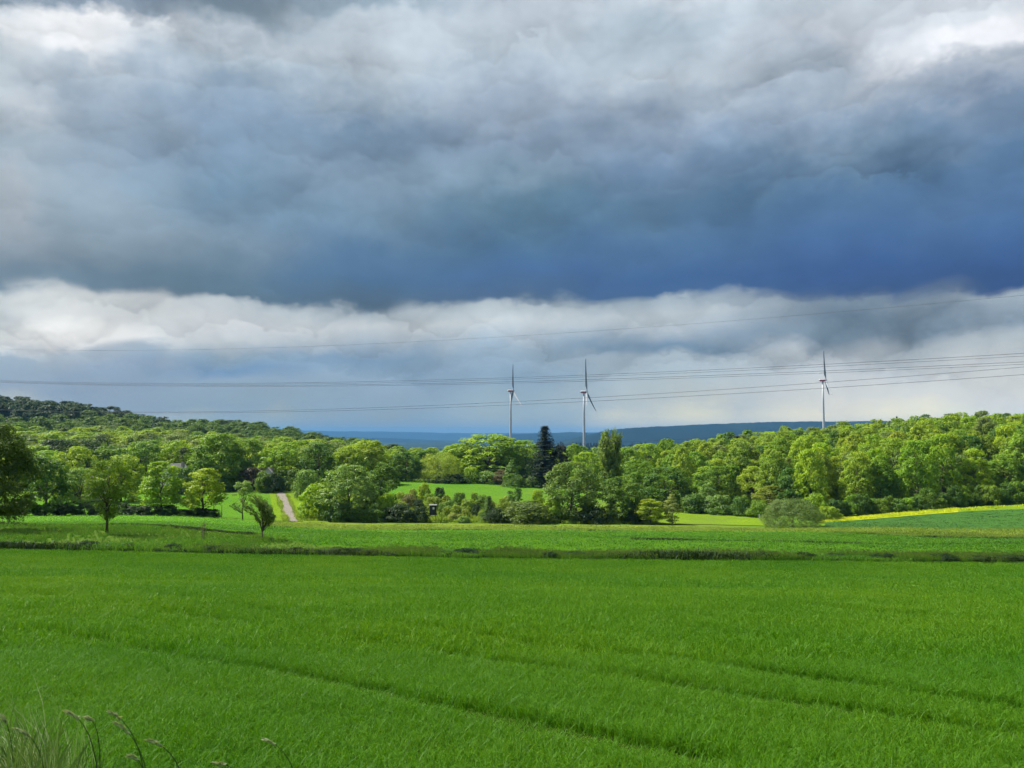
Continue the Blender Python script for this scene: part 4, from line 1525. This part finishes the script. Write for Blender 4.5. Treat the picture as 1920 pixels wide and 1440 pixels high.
# rough meadow grass in the scrub clearing
rg = [tuft('rough_tuft', 160 + i, 20, .7, .07, .3, ROUGHG, .6) for i in range(3)]
r = np.random.default_rng(78)
k = 5200
px = r.uniform(575, 1230, k)
y = r.uniform(171, np.interp(px, [575, 740, 880, 1230], [226, 226, 210, 205]), k)
x = (px - 960) / F * y
z = gz(x, y)
s = r.uniform(.5, 1.3, k)
scatter('rough_grass', np.stack([x, y, z + .05], -1), np.stack([r.normal(0, .1, k), r.normal(0, .1, k), r.uniform(0, 6.28, k)], -1),
        np.stack([s, s, s], -1), r.integers(0, 3, k), rg, 'yellow-green rough grass between the scrub bushes', 'grass')

bk = [tuft('bank_tuft', 180 + i, 18, .45, .06, .25, ROUGHG, .7) for i in range(5)]
margin('track_edge_grass', [(540.5, 168), (519, 229)], 420, .8, 'ragged grass along the left edge of the gravel track', bk, .3)
margin('track_edge_grass', [(567, 168), (537, 229)], 420, .8, 'ragged grass along the right edge of the gravel track', bk, .3)

# rapeseed blossom
rp = [tuft('rape_tuft', 170 + i, 16, .4, .12, .45, RAPE, .4) for i in range(3)]
r = np.random.default_rng(79)
k = 2600
px = r.uniform(1535, 2060, k)
y = r.uniform(174.2, 179, k)
x = (px - 960) / F * y
thin = np.where(px > 1790, .07, 1.0)
kp = r.uniform(size=k) < thin
x, y = x[kp], y[kp]
k = len(x)
s = r.uniform(.6, 1.1, k)
scatter('rapeseed', np.stack([x, y, gz(x, y) + .05], -1), np.stack([r.normal(0, .1, k), r.normal(0, .1, k), r.uniform(0, 6.28, k)], -1),
        np.stack([s, s, s], -1), r.integers(0, 3, k), rp, 'yellow flowering rapeseed strip before the right wood', 'rapeseed')

# far wooded ridge on the left: reads as one mass
FW = foliage_mat('ridge_leaf', (0.10, 0.185, 0.03), world_noise=.03)
FD = foliage_mat('ridge_leaf_dark', (0.04, 0.08, 0.028), world_noise=.03)


fm = [recolour(PROTO['wood%d' % i][2], FW) for i in range(3)] + [recolour(PROTO['wood%d' % i][2], FD) for i in range(3)] + [recolour(PROTO['spruce1'][2], FD)]
r = np.random.default_rng(80)
pts, rots, scls, pk = [], [], [], []
y = 432.0
while y < 690:
    sp = 12.0
    x0, x1 = (-80 - 960) / F * y, (705 - 960) / F * y
    for x in np.arange(x0, x1, sp):
        xx, yy = x + r.uniform(-4, 4), y + r.uniform(-4, 4)
        px = 960 + F * xx / yy
        dark = (px < 150 and yy > 500) or (160 < px < 275 and yy > 560)
        h = r.uniform(.72, 1.22) * (1.1 if dark else .95)
        pts.append((xx, yy, float(gz(xx, yy)[0]) - .4))
        rots.append((0, 0, r.uniform(0, 6.28)))
        scls.append((1.3 * h, 1.3 * h, h))
        pk.append(3 + r.integers(0, 3) if (dark or r.uniform() < .12) else r.integers(0, 3))
    y += sp * .9
scatter('far_wood', pts, rots, scls, pk, fm, 'distant mixed wood covering the top of the left ridge', 'wood')
# far dark woods on the plain below the blue hill
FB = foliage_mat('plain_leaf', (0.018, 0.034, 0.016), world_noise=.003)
fm2 = [recolour(PROTO['wood%d' % i][2], FB) for i in range(2)] + [recolour(PROTO['spruce1'][2], FB)]
r = np.random.default_rng(81)
k = 900
px = r.uniform(1000, 1420, k)
yy = r.uniform(1500, 2300, k)
xx = (px - 960) / F * yy
h = r.uniform(1.0, 1.8, k)
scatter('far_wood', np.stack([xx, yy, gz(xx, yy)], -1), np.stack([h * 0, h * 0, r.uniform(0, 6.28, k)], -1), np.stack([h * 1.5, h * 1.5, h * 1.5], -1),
        r.integers(0, 3, k), fm2, 'dark blue-green wood on the plain behind the columnar poplar', 'wood')
r = np.random.default_rng(82)
k = 700
px = r.uniform(560, 1000, k)
yy = r.uniform(1300, 2600, k)
xx = (px - 960) / F * yy
h = r.uniform(.8, 1.4, k)
scatter('far_wood', np.stack([xx, yy, gz(xx, yy)], -1), np.stack([h * 0, h * 0, r.uniform(0, 6.28, k)], -1), np.stack([h * 1.5, h * 1.5, h * 1.2], -1),
        r.integers(0, 3, k), fm2, 'far wood on the plain behind the centre field trees', 'wood')
# small spruces on the right skyline
for px, d, top in ((1585, 372, 790), (1638, 372, 786), (1681, 372, 781), (1703, 372, 786), (1465, 340, 802)):
    T('spruce', 'spruce1', px, d, top, 16, SPRUCE, 'small dark spruce tip on the skyline of the right wood', 'tree', 'spruce tips on the right skyline')

# ---------------------------------------------------------------- wind turbines
WHITE = plain_mat('turbine_white', (0.42, 0.44, 0.46), 0.5, 0.04, .05)
GREYW = plain_mat('turbine_blade', (0.22, 0.24, 0.26), 0.55, 0.04, .05, spec=.1)
RED = plain_mat('turbine_red', (0.42, 0.07, 0.05), 0.5, 0.06, .3)
DARKG = plain_mat('turbine_door', (0.18, 0.2, 0.21), 0.5, 0.06, .3)


def turbine(px, hub_py, d, Rb, yaw, spin, tilt, label):
    hubz = z_at(hub_py, d)
    x = (px - 960) / F * d
    gzv = float(gz(x, d)[0])
    root = bpy.data.objects.new('wind_turbine', None)
    root.location = (x, d, gzv)
    root.rotation_euler = (0, 0, yaw)       # local +X is the rotor side
    col.objects.link(root)
    tag(root, label, 'wind turbine', 'white wind turbines on the horizon')
    Ht = hubz - gzv
    mb = MB()
    prof = [(0, 2.9), (Ht * .25, 2.45), (Ht * .5, 2.05), (Ht * .75, 1.7), (Ht - 2.0, 1.4)]
    tower = mb.tube([(-4.5, 0, z) for z, _ in prof], [q for _, q in prof], 20).build('tower', WHITE, root, True)
    MB().box((-4.5, -2.85, 3.2), (1.2, .25, 2.4)).build('door', DARKG, tower)
    na = MB()
    # nacelle: a rounded, tapering housing behind the rotor
    na.tube([(-10.5, 0, Ht + .3), (-10.2, 0, Ht + .3), (-8, 0, Ht + .2), (-3, 0, Ht), (-.2, 0, Ht), (0, 0, Ht)], [1.0, 1.7, 2.1, 2.3, 2.0, 1.3], 12)
    nac = na.build('nacelle', WHITE, root, True)
    st = MB()
    st.tube([(-9.6, 0, Ht + .26), (-8, 0, Ht + .2), (-3, 0, Ht), (-.6, 0, Ht)], [1.86, 2.16, 2.36, 2.12], 12, cap=False)
    # keep only the lower band of the ring as the painted stripe
    keep = [f for f in st.f if sum(st.v[i][2] for i in f) / len(f) < Ht + .9]
    st.f = keep
    st.build('red_stripe', RED, nac, True)
    hb = MB()
    hb.tube([(-.2, 0, Ht), (.8, 0, Ht), (1.8, 0, Ht), (2.6, 0, Ht), (3.0, 0, Ht)], [1.5, 1.75, 1.5, .9, .2], 12)
    hub = hb.build('hub', GREYW, root, True)
    for k in range(3):
        an = spin + k * 2 * math.pi / 3
        bl = MB()
        secs = [(1.2, 1.2, 1.2), (5, 1.6, 1.1), (11, 3.9, .8), (20, 3.3, .55), (35, 2.6, .45), (48, 1.9, .3), (56, 1.3, .2), (58, .4, .08)]
        for (rr, ch, th) in secs:
            rr = rr * Rb / 58.0
            pre = 0.0006 * rr * rr + math.tan(R(2.5)) * rr        # cone and prebend, away from the tower
            tw = R(58) + R(14) * (1 - rr / Rb)
            for q in range(8):
                a2 = 2 * math.pi * q / 8
                cx_ = math.cos(a2) * ch / 2 - (.2 * ch if rr > 6 else 0)
                tx_ = math.sin(a2) * th / 2 * (1 if math.cos(a2) < .3 else .75)
                # section axes: chord in the rotor plane, thickness along the shaft
                c_ = cx_ * math.cos(tw) - tx_ * math.sin(tw)
                t_ = cx_ * math.sin(tw) + tx_ * math.cos(tw)
                # position in rotor plane: radial dir (0, sin an, cos an), chord dir (0, cos an, -sin an)
                bl.v.append((t_ + pre + 1.0, math.sin(an) * rr + math.cos(an) * c_, math.cos(an) * rr - math.sin(an) * c_))
        for i in range(len(secs) - 1):
            for q in range(8):
                q2 = (q + 1) % 8
                bl.f.append((i * 8 + q, i * 8 + q2, (i + 1) * 8 + q2, (i + 1) * 8 + q))
        bl.f.append(tuple(range(7 * 8, 8 * 8)))
        # shaft tilt
        tl = Matrix.Rotation(-tilt, 4, 'Y')
        bl.v = [tuple(tl @ Vector(v) + Vector((0, 0, Ht))) for v in bl.v]
        bl.build('blade', GREYW, hub, True)
    return root


turbine(962, 733, 1500, 51, R(12), R(-8), R(7), 'left wind turbine of the two near the centre, left of the spruce')
turbine(1100, 735, 1345, 57, R(-14), R(4), R(7), 'wind turbine between the spruce and the poplar')
turbine(1549, 713, 1400, 53, R(-19), R(-3), R(7), 'wind turbine standing alone above the right wood')

# ---------------------------------------------------------------- overhead power lines
WIRE = plain_mat('wire', (0.055, 0.058, 0.062), 0.7, 0.05, 1, spec=.1)


def wire(pts, label, shift=0.0, rad=.035):
    ax, ay, bx_, by_ = -191.0, 300.0 + shift, 102.0, 160.0 + shift
    L = math.hypot(bx_ - ax, by_ - ay)
    ux, uy = (bx_ - ax) / L, (by_ - ay) / L
    S, Z = [], []
    for px, py in pts:
        rr = ray(px, py)
        k = rr.x / rr.y
        # (ax + s ux) = k (ay + s uy)
        s = (k * ay - ax) / (ux - k * uy)
        dd = ay + s * uy
        S.append(s)
        Z.append(EYE + rr.z / rr.y * dd)
    cf = np.polyfit(S, Z, 2)
    ss = np.linspace(-60, L + 60, 70)
    if pts[0][0] > 500:
        ss = np.linspace(-60, L + 60, 70)
    mb = MB()
    mb.tube([(ax + s * ux, ay + s * uy, float(np.polyval(cf, s))) for s in ss], rad, 5)
    o = mb.build('power_line', WIRE, None, True)
    tag(o, label, 'cable', 'overhead power lines')


wire([(0, 656), (330, 653), (960, 632), (1400, 603), (1920, 550)], 'single thin earth wire, highest of the power lines', 0, .022)
wire([(0, 713), (480, 719), (960, 707), (1548, 684), (1920, 662)], 'uppermost wire of the middle bundle of power lines', 2, .035)
wire([(0, 714.5), (480, 720.5), (960, 711), (1548, 688), (1920, 667)], 'second wire from the top in the middle power line bundle', 6, .03)
wire([(0, 716), (480, 722), (960, 716), (1548, 697), (1920, 677)], 'third wire from the top in the middle power line bundle', -2, .035)
wire([(0, 717), (480, 724), (960, 719), (1548, 700), (1920, 682)], 'lowest wire of the middle bundle of power lines', -6, .03)
wire([(100, 771), (500, 769), (960, 754), (1548, 718), (1920, 687)], 'upper wire of the low pair crossing the turbine towers', 4, .035)
wire([(100, 772), (500, 771), (960, 760), (1548, 730), (1920, 700)], 'lower wire of the low pair crossing the turbine towers', -4, .035)
wire([(650, 846), (900, 839), (1240, 828), (1420, 813), (1850, 789)], 'lowest dark wire crossing in front of the tree tops', 0, .03)

# ---------------------------------------------------------------- hunting stand
WOODD = plain_mat('dark_boards', (0.03, 0.032, 0.036), 0.8, 0.2, 9)
WOODP = plain_mat('grey_posts', (0.09, 0.08, 0.06), 0.85, 0.2, 9)
ROOFM = plain_mat('roof_felt', (0.25, 0.26, 0.27), 0.8, 0.15, 6)
PANE = plain_mat('pale_pane', (0.55, 0.58, 0.6), 0.25, 0.05, 3, spec=.6)
b = gpt(813, 173)
st = bpy.data.objects.new('hunting_stand', None)
st.location = b
st.rotation_euler = (0, 0, R(6))
col.objects.link(st)
tag(st, 'dark wooden raised hunting stand with pale window by the hedge', 'hunting stand')
Hs = z_at(946, 173) - b.z
fl = Hs - 2.15
for sx in (-1, 1):
    for sy in (-1, 1):
        MB().tube([(sx * .72, sy * .7, -.2), (sx * .58, sy * .55, fl + .1)], .075, 6).build('leg', WOODP, st)
for i in range(7):
    xx = -.62 + i * .207
    if i in (3, 4):
        MB().box((xx, -.66, fl + .6), (.2, .04, 1.1)).build('board', WOODD, st)
        MB().box((xx, -.66, fl + 1.82), (.2, .04, .32)).build('board', WOODD, st)
    else:
        MB().box((xx, -.66, fl + 1.02 + (i % 2) * .01), (.2, .04, 1.95)).build('board', WOODD, st)
MB().box((.1, -.62, fl + 1.4), (.42, .02, .5)).build('window', PANE, st)
for sx in (-1, 1):
    MB().box((sx * .72, 0, fl + 1.02), (.05, 1.3, 1.95)).build('side_wall', WOODD, st)
MB().box((0, .66, fl + 1.02), (1.4, .04, 1.95)).build('back_wall', WOODD, st)
MB().box((0, 0, fl), (1.55, 1.45, .1)).build('floor', WOODP, st)
MB().box((0, -.05, fl + 2.06), (1.7, 1.7, .08)).build('roof', ROOFM, st)
MB().tube([(.62, -.72, .1), (-.5, -.64, fl)], .04, 5).build('brace', WOODP, st)
lad = MB()
lad.tube([(1.35, -.25, -.1), (.74, -.25, fl + .4)], .045, 5)
lad.tube([(1.35, .25, -.1), (.74, .25, fl + .4)], .045, 5)
lad_o = lad.build('ladder', WOODP, st)
for i in range(6):
    t = (i + .6) / 7
    xx, zz = 1.35 + (.74 - 1.35) * t, -.1 + (fl + .5) * t
    MB().tube([(xx, -.27, zz), (xx, .27, zz)], .03, 5).build('rung', WOODP, lad_o)

# ---------------------------------------------------------------- houses glimpsed behind the left trees
WALLW = plain_mat('white_render', (0.72, 0.71, 0.68), 0.85, 0.05, 1)
ROOFT = plain_mat('roof_tile', (0.30, 0.29, 0.28), 0.85, 0.15, 3)
GLASS = plain_mat('window_glass', (0.04, 0.05, 0.06), 0.12, 0.05, 1, spec=.6)
FRAME = plain_mat('window_frame', (0.6, 0.6, 0.58), 0.6, 0.05, 1)


def house(px, d, rz, wd, dp, hw, hr, label):
    b = gpt(px, d)
    o = bpy.data.objects.new('house', None)
    o.location = b
    o.rotation_euler = (0, 0, rz)
    col.objects.link(o)
    tag(o, label, 'house', 'white houses behind the left trees')
    mb = MB()
    mb.v = [(-wd / 2, -dp / 2, -.6), (wd / 2, -dp / 2, -.6), (wd / 2, dp / 2, -.6), (-wd / 2, dp / 2, -.6),
            (-wd / 2, -dp / 2, hw), (wd / 2, -dp / 2, hw), (wd / 2, dp / 2, hw), (-wd / 2, dp / 2, hw),
            (0, -dp / 2, hw + hr), (0, dp / 2, hw + hr)]
    mb.f = [(0, 1, 5, 8, 4), (2, 3, 7, 9, 6), (1, 2, 6, 5), (3, 0, 4, 7), (4, 8, 9, 7), (5, 6, 9, 8), (0, 3, 2, 1)]
    mb.build('wall', WALLW, o)
    for s in (-1, 1):
        rf = MB()
        ov = .45
        L = math.hypot(wd / 2, hr)
        ax = s * (wd / 2 + ov * wd / 2 / L)
        az_ = hw - ov * hr / L
        rf.v = [(0, -dp / 2 - ov, hw + hr + .06), (ax, -dp / 2 - ov, az_ + .06), (ax, dp / 2 + ov, az_ + .06), (0, dp / 2 + ov, hw + hr + .06),
                (0, -dp / 2 - ov, hw + hr + .2), (ax, -dp / 2 - ov, az_ + .2), (ax, dp / 2 + ov, az_ + .2), (0, dp / 2 + ov, hw + hr + .2)]
        rf.f = [(0, 1, 2, 3), (7, 6, 5, 4), (0, 4, 5, 1), (1, 5, 6, 2), (2, 6, 7, 3), (3, 7, 4, 0)]
        rf.build('roof', ROOFT, o)
    MB().box((wd * .2, dp * .2, hw + hr * .85), (.7, .7, 1.8)).build('chimney', ROOFT, o)
    for zz in (1.5, 4.2):
        if zz > hw + hr - 1.6:
            continue
        for xx in (-wd * .24, wd * .24):
            wn = MB().box((xx, -dp / 2 - .03, zz), (1.2, .08, 1.3)).build('window', FRAME, o)
            MB().box((xx, -dp / 2 - .05, zz), (1.0, .08, 1.1)).build('pane', GLASS, wn)


house(334, 232, R(-12), 6.0, 6, 5.2, 2.9, 'white gabled house glimpsed between trees behind the left meadow')
house(506, 233, R(10), 4.6, 6, 3.9, 2.6, 'white house glimpsed through foliage left of the track end')
house(172, 214, R(20), 7, 9, 3.0, 3.0, 'low white house glimpsed behind the vase-shaped young tree')

# ---------------------------------------------------------------- sapling, stakes, marker post
sap = gpt(388, 73)
s_root = bpy.data.objects.new('sapling', None)
s_root.location = sap
col.objects.link(s_root)
tag(s_root, 'tiny staked sapling on the verge left of the wind-blown tree', 'sapling')
MB().tube([(.06, 0, -.1), (.08, 0, .8), (.02, 0, 1.6)], [.025, .02, .01], 6).build('stem', BARK, s_root)
rs = np.random.default_rng(9)
kk = 130
pos = np.stack([rs.normal(0, .13, kk) - .03, rs.normal(0, .13, kk), rs.uniform(.55, 1.65, kk)], -1)
v, f = leaf_quads(pos, rs.normal(size=(kk, 3)) + np.array([0, -.3, .5]), rs.uniform(.07, .15, kk), rs, .5)
so_ = link('foliage', mesh_np('foliage', v, f, LEAF, np.clip(rs.normal(.5, .2, kk), 0, 1)), s_root)
so_.color = (.12, .13, .045, 1)
stp = gpt(385, 72.8)
tag(MB().tube([(0, 0, -.1), (0, 0, .95), (0, 0, 1.0)], [.04, .04, .03], 7).build('stake', BARKPALE, loc=stp), 'pale wooden stake beside the tiny sapling', 'stake')
for px, lab in ((405, 'left of two thin pale stakes in the left meadow edge'), (420, 'right of two thin pale stakes in the left meadow edge')):
    p = gpt(px, 153)
    tag(MB().tube([(0, 0, -.1), (.02, 0, 2.4), (.02, 0, 2.6)], [.06, .055, .04], 7).build('stake', BARKPALE, loc=p), lab, 'stake')
p = gpt(1420, 186)
tag(MB().tube([(0, 0, -.1), (0, 0, 1.1), (0, 0, 1.25), (0, 0, 1.3)], [.11, .11, .1, .04], 8).build('marker_post', WHITE, loc=p), 'short white marker post just left of the big domed bush', 'post')

# ---------------------------------------------------------------- tall grass in the bottom left corner
tg = [tuft('corner_tuft', 200 + i, 26, 1.0, .011, .12, TALLG, .5, 0, None, (-.38, 0)) for i in range(3)] + \
     [tuft('corner_tuft', 210 + i, 14, 1.0, .007, .10, SEED, .5, 0, None, (-.45, 0)) for i in range(2)]
r = np.random.default_rng(90)
pts, rots, scls, pk = [], [], [], []
for i in range(620):
    px = 40 + abs(r.normal(0, 85))
    d = r.uniform(3.5, 4.6)
    if i < 12:
        px = r.uniform(160, 520)
    p = gpt(px, d)
    pts.append(tuple(p))
    rots.append((r.normal(0, .1), r.normal(-.1, .1), r.uniform(-.5, .5)))
    k = max(.42, (1.08 - max(0, px - 40) / 420.0 * .85)) * r.uniform(.7, 1.1)
    scls.append((k, k, k * .95))
    pk.append(int(r.choice([0, 1, 2, 0, 1, 2, 0, 1, 2, 3, 4])))
scatter('tall_grass', pts, rots, scls, pk, tg, 'tall wild grass in the bottom left corner in front of the wheat', 'grass')


def stalk(base_px, tip, knee, d, label, head=.13):
    """one flowering grass stalk from the ground up through a bend to a drooping head"""
    b = gpt(base_px, d)

    def P(px, py):
        rr = ray(px, py)
        return Vector((rr.x / rr.y * d, d, EYE + rr.z / rr.y * d))
    kn, tp = P(*knee), P(*tip)
    pts = []
    kt = .8
    cc = (kn - b * (1 - kt) ** 2 - tp * kt * kt) / (2 * kt * (1 - kt))
    for i in range(15):
        t = i / 14
        q = b * (1 - t) ** 2 + cc * (2 * t * (1 - t)) + tp * t * t
        q.y += .03 * math.sin(t * 3)
        pts.append(q)
    root = bpy.data.objects.new('grass_stalk', None)
    root.location = b
    col.objects.link(root)
    tag(root, label, 'grass', 'flowering grass stalks in the foreground')
    loc = [p_ - b for p_ in pts]
    MB().tube(loc, [.0045 - .0028 * i / 14 for i in range(15)], 5).build('stem', TALLG, root, True)
    rs = np.random.default_rng(int(base_px) + 3)
    n_ = 60
    tt = rs.uniform(.87, 1.0, n_)
    pos = []
    ax_ = []
    for t in tt:
        i = min(13, int(t * 14))
        q = loc[i].lerp(loc[i + 1], t * 14 - i)
        pos.append(np.array(q) + rs.normal(0, .004, 3))
        ax_.append(np.array((loc[i + 1] - loc[i]).normalized()))
    pos = np.array(pos)
    ax_ = np.array(ax_) + rs.normal(0, .28, (n_, 3))
    ax_ /= np.linalg.norm(ax_, axis=1, keepdims=True)
    nn = np.cross(ax_, rs.normal(size=(n_, 3)))
    nn /= np.linalg.norm(nn, axis=1, keepdims=True)
    bb = np.cross(nn, ax_)
    sz = rs.uniform(.016, .03, (n_, 1))
    v = np.stack([pos - ax_ * sz * .5, pos + bb * sz * .16, pos + ax_ * sz * .7, pos - bb * sz * .16], 1).reshape(-1, 3)
    link('seed_head', mesh_np('seed_head', v, np.arange(n_ * 4).reshape(n_, 4), SEED, np.clip(rs.normal(.6, .15, n_), 0, 1)), root)
    # one narrow leaf
    lf = MB()
    a = loc[5]
    dirn = Vector((-1 if rs.uniform() < .6 else 1, rs.uniform(-.5, .5), .7)).normalized()
    q = [a, a + dirn * .09, a + dirn * .18 + Vector((0, 0, -.02)), a + dirn * .25 + Vector((0, 0, -.07))]
    for i, p_ in enumerate(q):
        wv = .004 * (1 - i / 3.4)
        lf.v += [tuple(p_ + Vector((0, wv, wv))), tuple(p_ - Vector((0, wv, wv)))]
    lf.f = [(0, 1, 3, 2), (2, 3, 5, 4), (4, 5, 7, 6)]
    lf.build('leaf', TALLG, root)


for bp, tip, knee, d, lab in [
    (200, (122, 1335), (152, 1362), 4.0, 'tallest grass stalk, dark stem bending left near the bottom left corner'),
    (190, (160, 1346), (174, 1362), 4.3, 'short pale grass tip just right of the tallest stalk'),
    (290, (203, 1334), (236, 1366), 4.2, 'grass stalk with pale tip arching left, second tall one from the left'),
    (300, (214, 1354), (246, 1388), 4.1, 'grass stalk with brown drooping head below the second tall one'),
    (370, (274, 1388), (312, 1412), 4.0, 'dark grass stalk with forked pale tip, fourth from the left'),
    (300, (240, 1418), (258, 1432), 3.9, 'pale dry stalk tip low at the bottom edge'),
    (570, (493, 1386), (525, 1408), 4.6, 'thin pale grass stalk furthest right at the bottom edge'),
    (40, (2, 1342), (12, 1372), 4.2, 'beige seeding stalk at the very left edge'),
    (95, (30, 1368), (58, 1392), 4.1, 'beige arching stalk left of the tallest grass stalk'),
    (460, (400, 1432), (430, 1442), 4.3, 'pale grass tip just peeping over the bottom edge'),
]:
    stalk(bp, tip, knee, d, lab)

# ---------------------------------------------------------------- the cloud that shades the near field (it stands up to the left, above the frame)
CL, ct = new_mat('cloud')
tb = N(ct, 'ShaderNodeBsdfTransparent')
tb.inputs[0].default_value = (1, 1, 1, 1)
df = N(ct, 'ShaderNodeBsdfDiffuse')
df.inputs[0].default_value = (.9, .9, .92, 1)
cms = N(ct, 'ShaderNodeMixShader')
cms.inputs[0].default_value = 0.25
ct.links.new(tb.outputs[0], cms.inputs[1])
ct.links.new(df.outputs[0], cms.inputs[2])
out_surf(ct, cms.outputs[0])
HC = 620.0
hx_ = SUN_DIR.x / SUN_DIR.z * HC
hy_ = SUN_DIR.y / SUN_DIR.z * HC
nu, nv = 96, 60
V = []
uu = np.linspace(0, 2 * math.pi, nu, endpoint=False)
vv_ = np.linspace(0, 1, nv)
rc = np.random.default_rng(4)
phs = rc.uniform(0, 6.28, (14, 3))
for top_ in (1, 0):
    for s in vv_:
        for a in uu:
            ex = 260 * (1 + .06 * math.sin(3 * a + 1) + .05 * math.sin(7 * a + 2) + .03 * math.sin(13 * a))
            ey = 78 * (1 + .08 * math.sin(4 * a + .5) + .05 * math.sin(9 * a) + .03 * math.sin(17 * a + 1))
            x = ex * s * math.cos(a)
            y = ey * s * math.sin(a)
            bil = sum(math.sin(x * .02 * (k_ + 1) + p_[0]) * math.sin(y * .03 * (k_ + 1) + p_[1]) / (k_ + 1) for k_, p_ in enumerate(phs))
            prf = math.sqrt(max(0, 1 - s ** 2.2))
            z = prf * (70 + 26 * bil) if top_ else -prf * (8 + 3 * bil)
            V.append((x, y, z))
Fq = []
for b0 in (0, nu * nv):
    for i in range(nv - 1):
        for j in range(nu):
            j2 = (j + 1) % nu
            q = (b0 + i * nu + j, b0 + (i + 1) * nu + j, b0 + (i + 1) * nu + j2, b0 + i * nu + j2)
            Fq.append(q if b0 == 0 else q[::-1])
cl = link('cloud', mesh_np('cloud', V, Fq, CL, smooth=True), loc=(hx_ + 30, hy_ + 36, HC - 8))
tag(cl, kind='structure')

# ---------------------------------------------------------------- haze
HZM = bpy.data.materials.new('haze')
HZM.use_nodes = True
ht = HZM.node_tree
ht.nodes.clear()
pv = N(ht, 'ShaderNodeVolumePrincipled')
pv.inputs['Color'].default_value = (0.13, 0.35, 0.67, 1)
pv.inputs['Density'].default_value = HAZE_DENSITY
pv.inputs['Anisotropy'].default_value = 0.0
ho = N(ht, 'ShaderNodeOutputMaterial')
ht.links.new(pv.outputs[0], ho.inputs['Volume'])
hz = MB().box((0, 11000, (HAZE_TOP + EYE - 80) / 2), (90000, 22800, HAZE_TOP + EYE + 80)).build('haze', HZM)
tag(hz, 'thin blue haze in the air towards the far hills', 'haze', kind='stuff')
